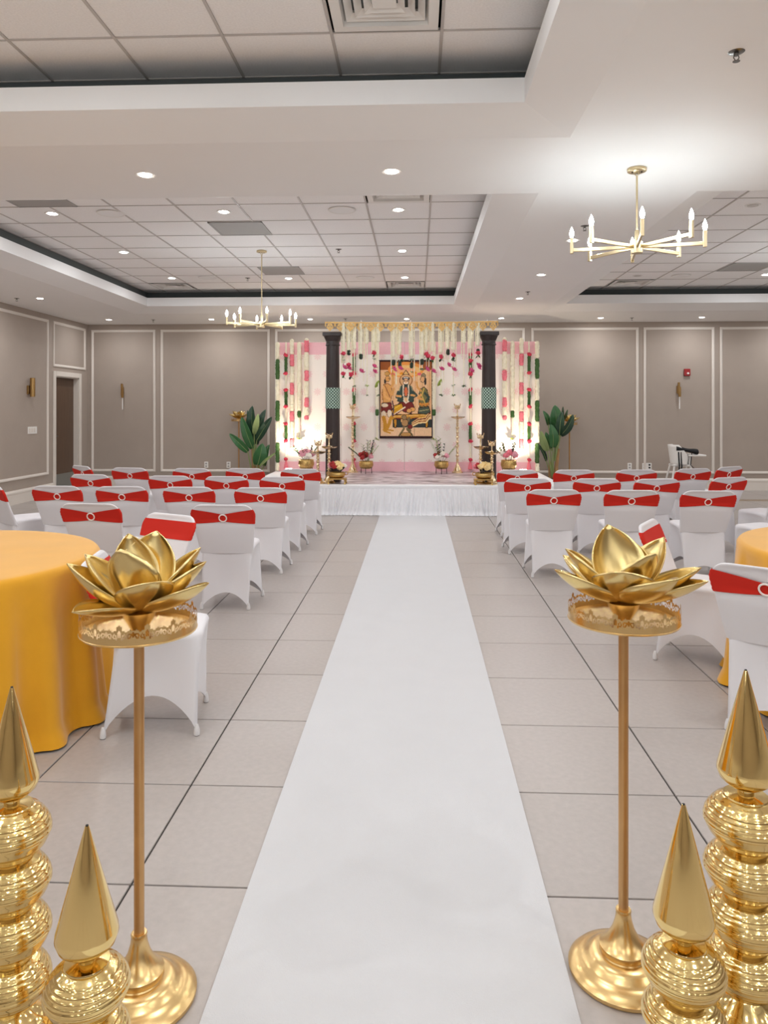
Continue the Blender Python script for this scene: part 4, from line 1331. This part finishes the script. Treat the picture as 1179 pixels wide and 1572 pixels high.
# ------------------------------------------------------------------ brass lamps
def bird(M):
    b = MB(); b.ball((0, 0, .022), .014, .009, .016, 8, 6, M)
    b.tube([(.006, 0, .03), (.014, 0, .045), (.012, 0, .055)], [.006, .004, .005], 6, M); b.tube([(.012, 0, .055), (.022, 0, .053)], [.004, .001], 5, M)
    b.grid(lambda u, v: (-.008 - .022 * v, (u - .5) * .02 * (1 + v), .02 + .03 * v * (1 - .3 * abs(u - .5))), 4, 4, M)
    return b


def oil_lamp(x, y, H, label, k=1.0, tall=False):
    t = thing('oil_lamp', label, 'lamp', (x, y, SH), 0, 'brass oil lamps on the stage')
    zb = H * (.80 if tall else .70); r = .045 * k
    part('base', MB().lathe([(r * 2.0, 0), (r * 2.05, .012), (r * 1.7, .03), (r * 1.5, .036), (r * 1.45, .06), (r * .9, .10), (r * .75, .13)], 28), 'brass', t, True)
    pr = []
    n = 60
    for i in range(n + 1):
        q = i / n; z = .12 + (zb - .12) * q
        pr.append((r * (.36 + .10 * math.sin(q * (34 if tall else 22)) ** 2 + (.22 if i % 12 in (0, 1) else 0) + (.12 if i % 12 in (6,) else 0)), z))
    part('shaft', MB().lathe(pr, 16), 'brass', t, True)
    bw = MB(); n = 50
    def dish(u, v):
        a = 2 * PI * u; rr_ = (.105 if tall else .095) * k * (1 + .28 * max(0, math.cos(5 * a)) ** 3) * (.25 + .75 * v); return (rr_ * math.cos(a), rr_ * math.sin(a), zb + .035 * v ** 1.6)
    bw.grid(dish, n, 6, cu=True); bw.grid(lambda u, v: (lambda p: (p[0], p[1], p[2] - .006))(dish(1 - u, v)), n, 6, cu=True)
    part('oil_dish', bw, 'brass', t, True)
    part('finial_stem', MB().lathe([(.02 * k, zb), (.012 * k, zb + .03), (.02 * k, zb + .045), (.009 * k, zb + .06), (.012 * k, H - .075), (.016 * k, H - .06), (.01, H - .05)], 14), 'brass', t, True)
    sc = 1.75 if tall else 1.6
    for s, a in ((-1, PI), (1, 0)):
        part('peacock', bird(T(s * .026 * k, 0, H - .075) @ RZ(a + .3 * s) @ S(sc)), 'brass', t, True)
    part('peacock_tail', MB().lathe([(.005, H - .06), (.016, H - .035), (.012, H - .012), (.002, H)], 10), 'brass', t, True)


oil_lamp(-1.07, 12.36, 1.12, 'tall brass oil lamp at left rear of the stage', 1.0, True)
oil_lamp(.67, 12.36, 1.12, 'tall brass oil lamp at right rear of the stage', 1.0, True)
oil_lamp(-1.245, 10.50, .70, 'brass oil lamp in front of the left column')
oil_lamp(-1.395, 10.44, .60, 'shorter brass oil lamp left of the left column')
oil_lamp(.895, 10.52, .70, 'brass oil lamp just left of the right column')
oil_lamp(1.045, 10.44, .60, 'shorter brass oil lamp in front of the right column')

# ------------------------------------------------------------------ flower bowls
def flower_bowl(x, y, r, z0, hb, stand, blooms, label, fol, seed, fh=.22):
    rr = random.Random(seed)
    t = thing('flower_bowl', label, 'flower arrangement', (x, y, SH), 0, 'brass bowls of flowers')
    part('bowl', MB().lathe([(r * .55, z0), (r * .8, z0 + hb * .12), (r * .98, z0 + hb * .45), (r * 1.0, z0 + hb * .6), (r * .92, z0 + hb * .92), (r * .98, z0 + hb), (r * .9, z0 + hb), (r * .85, z0 + hb * .8), (0.001, z0 + hb * .7)], 32), 'bowl', t, True)
    part('soil', MB().lathe([(r * .86, z0 + hb * .78), (r * .86, z0 + hb * .82)], 20), 'soil', t)
    if stand == 'wire':
        for k in range(3):
            a = k * 2 * PI / 3 + .5; part('leg', MB().tube([(r * .8 * math.cos(a), r * .8 * math.sin(a), z0 + hb * .2), (r * .85 * math.cos(a), r * .85 * math.sin(a), 0)], .005, 6), 'wire', t)
        q = MB(); q.torus(r * .82, .004, 24, 6, T(0, 0, z0 + hb * .16)); part('stand_ring', q, 'wire', t, True)
    else:
        part('stand_top', MB().bbox(-r * 1.1, r * 1.1, -r * .9, r * .9, z0 - .018, z0, .004), 'bowl', t)
        for sx in (-1, 1):
            for sy in (-1, 1): part('leg', MB().lathe([(.012, 0), (.018, .01), (.008, .03), (.014, z0 - .018)], 10, T(sx * r, sy * r * .8, 0)), 'bowl', t, True)
        for s in (-1, 1):
            q = MB(); q.torus(.022, .006, 16, 6, T(s * (r + .012), 0, z0 + hb * .8) @ RX(PI / 2)); part('handle', q, 'bowl', t, True)
    zt = z0 + hb
    for k, c in enumerate(blooms):
        a = k * 2.399; q = r * .95 * math.sqrt((k + .5) / len(blooms))
        put('bloom', ROSE[c], t, (q * math.cos(a), q * math.sin(a), zt + .035 + .75 * math.sqrt(max(0, r * r - q * q)) + rr.uniform(-.01, .01)), (rr.uniform(-.6, .6), rr.uniform(-.6, .6), k), rr.uniform(1.0, 1.3) * r / .125)
    for kind, n in fol:
        for k in range(n):
            a = rr.random() * 2 * PI; tilt = rr.uniform(.15, .75); L = fh * rr.uniform(.75, 1.15)
            d = Vector((math.sin(tilt) * math.cos(a), math.sin(tilt) * math.sin(a), math.cos(tilt)))
            b = MB(); p0 = Vector((.3 * r * math.cos(a), .3 * r * math.sin(a), zt - .01)); b.tube([p0, p0 + d * L * .55, p0 + d * L + Vector((0, 0, -.15 * L * tilt))], .0025, 5)
            st = part('stem', b, 'gstem' if kind != 'dleaf' else 'dleaf', t)
            lf = MB()
            for i in range(9):
                s = .3 + .7 * i / 8; p = p0 + d * L * s + Vector((0, 0, -.15 * L * tilt * max(0, s - .5) * 2)); sd = 1 if i % 2 else -1
                M = T(*p) @ RZ(a + sd * (1.1 if kind != 'frond' else .6)) @ RY(-.5)
                w_, l_ = (.016, .05) if kind != 'frond' else (.006, .075)
                lf.grid(lambda u, v: (l_ * v, (u - .5) * 2 * w_ * math.sin(PI * (.1 + .88 * v)), .01 * v * (1 - v)), 2, 3, M)
            part('leaves', lf, {'dleaf': 'dleaf', 'leaf': 'leaf', 'frond': 'lime'}[kind], st, True)


flower_bowl(-.83, 12.15, .12, .08, .125, 'wire', ['ivory', 'crimson', 'crimson', 'crimson', 'crimson', 'blush', 'crimson', 'crimson'], 'footed brass bowl with red flowers and ferns, left rear of stage', [('dleaf', 5), ('frond', 7)], 2, .34)
flower_bowl(.40, 12.15, .12, .08, .125, 'wire', ['ivory', 'crimson', 'ivory', 'crimson', 'crimson', 'blush', 'crimson', 'ivory'], 'footed brass bowl with red and white flowers and ferns, right rear', [('dleaf', 5), ('frond', 7)], 5, .36)
flower_bowl(-1.80, 12.05, .13, .075, .16, 'wire', ['blush'] * 9 + ['ivory'] * 2, 'brass bowl with pink roses on the left side of stage', [('dleaf', 4), ('leaf', 4)], 7, .26)
flower_bowl(1.475, 12.05, .13, .075, .16, 'wire', ['blush', 'blush', 'pinkb', 'blush', 'ivory', 'blush', 'blush', 'pinkb', 'blush'], 'brass bowl with pink roses on the right side of stage', [('dleaf', 5), ('leaf', 4)], 9, .30)
flower_bowl(-1.12, 10.44, .115, .085, .08, 'table', ['butter', 'blush', 'butter', 'ivory', 'crimson', 'butter', 'blush', 'crimson', 'ivory', 'blush', 'butter', 'blush'], 'brass urn of cream and red roses at left front of stage', [('dleaf', 3)], 11, .12)
flower_bowl(.925, 10.42, .115, .085, .08, 'table', ['butter', 'ivory', 'butter', 'ivory', 'crimson', 'butter', 'blush', 'butter', 'ivory', 'pinkb', 'butter', 'ivory'], 'brass urn of cream and pink roses at right front of stage', [('dleaf', 4)], 13, .14)

# ------------------------------------------------------------------ uplights
for x, s, lb in ((-2.10, 1, 'small white uplight glowing at the foot of the left wing panel'), (1.72, -1, 'small white uplight glowing at the foot of the right wing panel')):
    t = thing('uplight', lb, 'light', (x, 12.12, SH), 0, 'stage uplights')
    part('housing', MB().bbox(-.06, .06, -.04, .04, 0, .075, .008), 'white', t)
    part('lens', MB().bbox(-.05, .05, -.03, .03, .074, .079, .002), 'lens', t)
    part('base', MB().bbox(-.065, .065, -.05, .05, 0, .008, .002), 'wire', t)
    ld = bpy.data.lights.new('uplight_lamp', 'SPOT'); ld.energy = UPLIGHT_W; ld.color = (1.0, .84, .62); ld.spot_size = math.radians(105); ld.spot_blend = .7; ld.shadow_soft_size = .03
    lo = bpy.data.objects.new('uplight_lamp', ld); COL.objects.link(lo); lo.parent = t; lo.location = (0, 0, .10)
    lo.rotation_euler = Vector((.1 * s, .42, 1)).to_track_quat('-Z', 'Y').to_euler()

# ------------------------------------------------------------------ banana plants
def banana(x, y, k, trunks, leaves, label):
    t = thing('banana_plant', label, 'plant', (x, y, 0), 0, 'banana plants by the back wall')
    part('pot', MB().lathe([(.13, 0), (.16, .02), (.19, .26), (.2, .28), (.18, .28), (.17, .24), (.001, .24)], 28), 'pot', t, True)
    part('soil', MB().lathe([(.172, .235), (.172, .245)], 20), 'soil', t)
    for pts, r in trunks:
        b = MB(); P = [(px * k, dy, .24 + pz * k) for px, dy, pz in pts]; b.tube(P, [r * (1 - .45 * i / (len(P) - 1)) for i in range(len(P))], 12); part('stem', b, 'stem', t, True)
    for i, (bx, bz, tx, tz, w_, dy, m_) in enumerate(leaves):
        a = Vector((bx * k, dy, .24 + bz * k)); e = Vector((tx * k, dy - .05 + .05 * math.sin(i * 2.3), .24 + tz * k)); ax = e - a; L = ax.length; ax.normalize()
        sd = ax.cross(Vector((0, -1, 0))).normalized(); nr = Vector((0, -1, 0)); hw = w_ * k / 2
        roll = .35 * math.sin(i * 1.9); sd2 = sd * math.cos(roll) + nr * math.sin(roll); nr2 = nr * math.cos(roll) - sd * math.sin(roll)
        b = MB()
        def lf(u, v):
            q = (u - .5) * 2; wd = hw * (math.sin(PI * min(1, .06 + .94 * v) ** .8) ** .6 if v < 1 else .02) / max(.4, math.cos(roll))
            return tuple(a + ax * (L * v) + sd2 * (q * wd) + nr2 * (.35 * wd * abs(q) + .06 * math.sin(PI * v) - .004 * math.sin(40 * v) * abs(q)))
        b.grid(lf, 10, 18)
        o = part('leaf', b, m_, t, 'all'); sm = o.modifiers.new('blade', 'SOLIDIFY'); sm.thickness = .0018
        mid = MB(); mid.tube([tuple(a + ax * (L * v) + nr2 * (.06 * math.sin(PI * v) - .002)) for v in [j / 10 for j in range(11)]], [.0075 * (1 - .75 * j / 10) for j in range(11)], 6); part('midrib', mid, 'gstem', o, True)
        root = Vector((bx * k * .25, dy * .3, .24 + max(.02, bz * k - .45))); st = MB(); st.tube([tuple(root), tuple(root * .4 + a * .6 + Vector((0, 0, 0))), tuple(a)], [.016, .011, .008], 7); part('stalk', st, 'gstem', t, True)


B1 = [(-.2, 4.9, -1.9, 10.1, 1.55, -.05, 'banana'), (.0, 6.6, -.4, 11.9, 1.8, .03, 'bananad'), (-.9, 4.4, -3.7, 7.4, 1.25, -.1, 'banana'),
      (.2, 7.3, .9, 10.6, .95, -.12, 'bananal'), (.3, 5.6, 1.9, 11.3, 1.6, .0, 'bananad'), (.5, 6.2, 3.2, 10.1, 1.35, -.08, 'bananad'),
      (.8, 2.3, 1.6, 5.8, 2.1, -.15, 'banana'), (1.6, 2.1, 2.6, 5.6, 1.2, -.02, 'banana'), (1.2, 2.1, 4.2, 4.5, .45, -.18, 'bananal'), (-.4, 6.0, -1.3, 11.2, 1.0, .06, 'bananad')]
banana(-2.87, 13.05, .108, [([(0, 0, 0), (-.1, 0, 2.4), (-.3, 0, 4.8)], .05), ([(.9, -.04, 0), (.8, -.04, 1.2), (.7, -.04, 2.2)], .035)], B1, 'banana plant with broad green leaves left of the stage')
B2 = [(.5, 7.2, .2, 12.0, 2.3, .02, 'banana'), (.8, 7.2, 1.2, 10.9, 1.3, -.1, 'bananad'), (-.8, 8.8, -1.8, 11.1, .85, .0, 'banana'),
      (-.3, 5.2, -.6, 8.9, 1.6, -.12, 'banana'), (-1.2, 4.7, -2.3, 7.9, 1.15, -.16, 'bananal'), (-.6, 5.0, -1.5, 7.7, 1.0, -.06, 'banana'),
      (1.1, 7.1, 3.1, 10.5, 1.35, -.03, 'bananad'), (1.6, 9.2, 1.5, 11.8, .45, .05, 'bananad'), (1.8, 9.6, 2.2, 11.3, .4, .03, 'bananad'), (-1.1, 3.0, -2.7, 5.9, .65, .02, 'bananad')]
banana(2.37, 13.05, .108, [([(-.4, 0, 0), (-.5, 0, 1.6), (-.5, 0, 2.9)], .045), ([(.2, -.03, 0), (.5, -.03, 2.6), (.8, -.03, 5.0)], .04)], B2, 'banana plant with broad green leaves right of the stage')

# ------------------------------------------------------------------ wall fittings
def sconce_bar(x, z0, z1, label):
    t = thing('wall_sconce', label, 'wall lamp', (x, YB, 0), 0, 'brass wall sconces')
    part('backplate', MB().bbox(-.022, .022, -.03, 0, z0 + .18, z0 + .32, .004), 'sconce', t)
    part('upper_bar', MB().bbox(-.014, .02, -.07, -.03, z0 + .16, z1, .004), 'sconce', t)
    part('lower_bar', MB().bbox(-.004, .034, -.08, -.04, z0 + .12, z0 + .30, .004), 'sconce', t)
    part('glass_rod', MB().bbox(-.004 + .01, .014 + .01, -.06, -.045, z0 - .1, z0 + .12, .003), 'white', t)


sconce_bar(-5.50, 1.56, 1.94, 'slim brass wall sconce on back wall near the door')
sconce_bar(4.72, 1.57, 1.95, 'slim brass wall sconce on back wall beneath the fire alarm')
t = thing('wall_sconce', 'brass cylinder wall sconce on the left wall', 'wall lamp', (XL, 11.55, 0), 0, 'brass wall sconces')
part('backplate', MB().bbox(0, .03, -.04, .04, 1.70, 1.84, .004), 'sconce', t)
part('tube', MB().lathe([(.036, 1.66), (.04, 1.665), (.04, 1.955), (.036, 1.96)], 24, T(.075, .0, 0)), 'sconce', t, True)
t = thing('fire_alarm', 'small red fire alarm strobe on the right of back wall', 'fire alarm', (4.88, YB, 2.13))
part('housing', MB().bbox(-.055, .055, -.045, 0, -.065, .065, .008), 'alarm', t)
part('strobe', MB().ball((.01, -.045, -.02), .024, .02, .02), 'white', t, True)


def plate(name, x, w, label, n):
    t = thing(name, label, 'outlet', (x, YB, .43), 0, 'wall outlets')
    part('cover_plate', MB().bbox(-w, w, -.008, 0, -.058, .058, .003), 'white', t)
    for k in range(n):
        for s in (-1, 1): part('socket', MB().bbox((k - (n - 1) / 2) * .09 - .017, (k - (n - 1) / 2) * .09 + .017, -.011, -.006, s * .025 - .015, s * .025 + .015, .002), 'vent' if n == 1 else 'rubber', t)


plate('wall_outlet', -3.92, .037, 'white outlet on back wall, farther left of the two', 1)
plate('wall_outlet', -3.50, .037, 'white outlet on back wall beside left lotus pedestal', 1)
plate('wall_outlet', 3.86, .037, 'single white outlet on back wall right of the stage', 1)
plate('wall_outlet', 4.17, .085, 'wide white outlet plate with black sockets on back wall', 2)
t = thing('light_switch', 'wide white switch plate on the left wall', 'switch', (XL, 11.68, 1.125))
part('cover_plate', MB().bbox(0, .008, -.14, .14, -.058, .058, .003), 'white', t)
for k in range(3): part('rocker', MB().bbox(.006, .012, -.10 + .075 * k - .02, -.10 + .075 * k + .03, -.034, .034, .002), 'trim', t)

# ------------------------------------------------------------------ high chair with bag
t = thing('high_chair', 'white high chair by the back wall at right', 'high chair', (4.52, 12.95, 0), 0)
m = MB()
def shell(u, v):
    a = PI * (u * 1.3 - .65); w_ = .17 - .03 * (1 - v)
    # back on the left (-X), open to the right where the tray is
    return (-.02 - w_ * math.cos(a) * (1 + .12 * v), .15 * math.sin(a) / .9, .52 + (.34 if abs(u - .5) < .3 else .34 - (abs(u - .5) - .3) * 1.0) * v)
m.grid(shell, 24, 8)
o = part('seat_back', m, 'white', t, 'all'); sm = o.modifiers.new('wall', 'SOLIDIFY'); sm.thickness = .012
part('seat', MB().bbox(-.17, .13, -.14, .14, .49, .53, .012), 'white', t)
part('tray', MB().bbox(.06, .36, -.19, .19, .665, .695, .012), 'white', t)
part('tray_support', MB().bbox(.08, .12, -.14, .14, .52, .67, .006), 'white', t)
for sx, sy in ((-1, -1), (-1, 1), (1, -1), (1, 1)):
    l = part('leg', MB().tube([(sx * .13 - .02, sy * .11, .50), (sx * .25, sy * .2, .012)], [.017, .013], 10), 'white', t, True)
m = MB()
m.grid(lambda u, v: (-.13 + .36 * v, -.10 + .09 * math.cos(2 * PI * u) * (.9 + .1 * math.sin(9 * v)), .80 - .06 * v + .045 * math.sin(2 * PI * u) * (.85 + .2 * math.sin(7 * v + 1))), 16, 12, cu=True)
k0 = len(m.v); m.f.append(tuple(range(15, -1, -1))); m.f.append(tuple(range(k0 - 16, k0)))
tag(part('black_bag', m, 'black', None, True, loc=(4.52, 12.95, 0)), 'black rolled bag lying on top of the white high chair', 'bag')
m = MB(); m.ball((0.0, -.04, .60), .13, .10, .09, 16, 10); m2 = MB()
tag(part('folded_cloth', m, 'plaid', None, True, loc=(4.54, 12.95, 0)), 'crumpled grey plaid cloth in the seat of the high chair', 'cloth')
m = MB()
for dx in (-.10, -.06): m.tube([(dx, -.165, .74), (dx + .01, -.175, .5), (dx - .01, -.17, .25), (dx + .02, -.17, .08)], .012, 6)
m.tube([(.12, -.165, .72), (.1, -.17, .52), (.16, -.175, .46), (.08, -.172, .40)], .008, 6)
tag(part('bag_strap', m, 'black', None, True, loc=(4.52, 12.95, 0)), 'black straps dangling under the white high chair', 'strap')
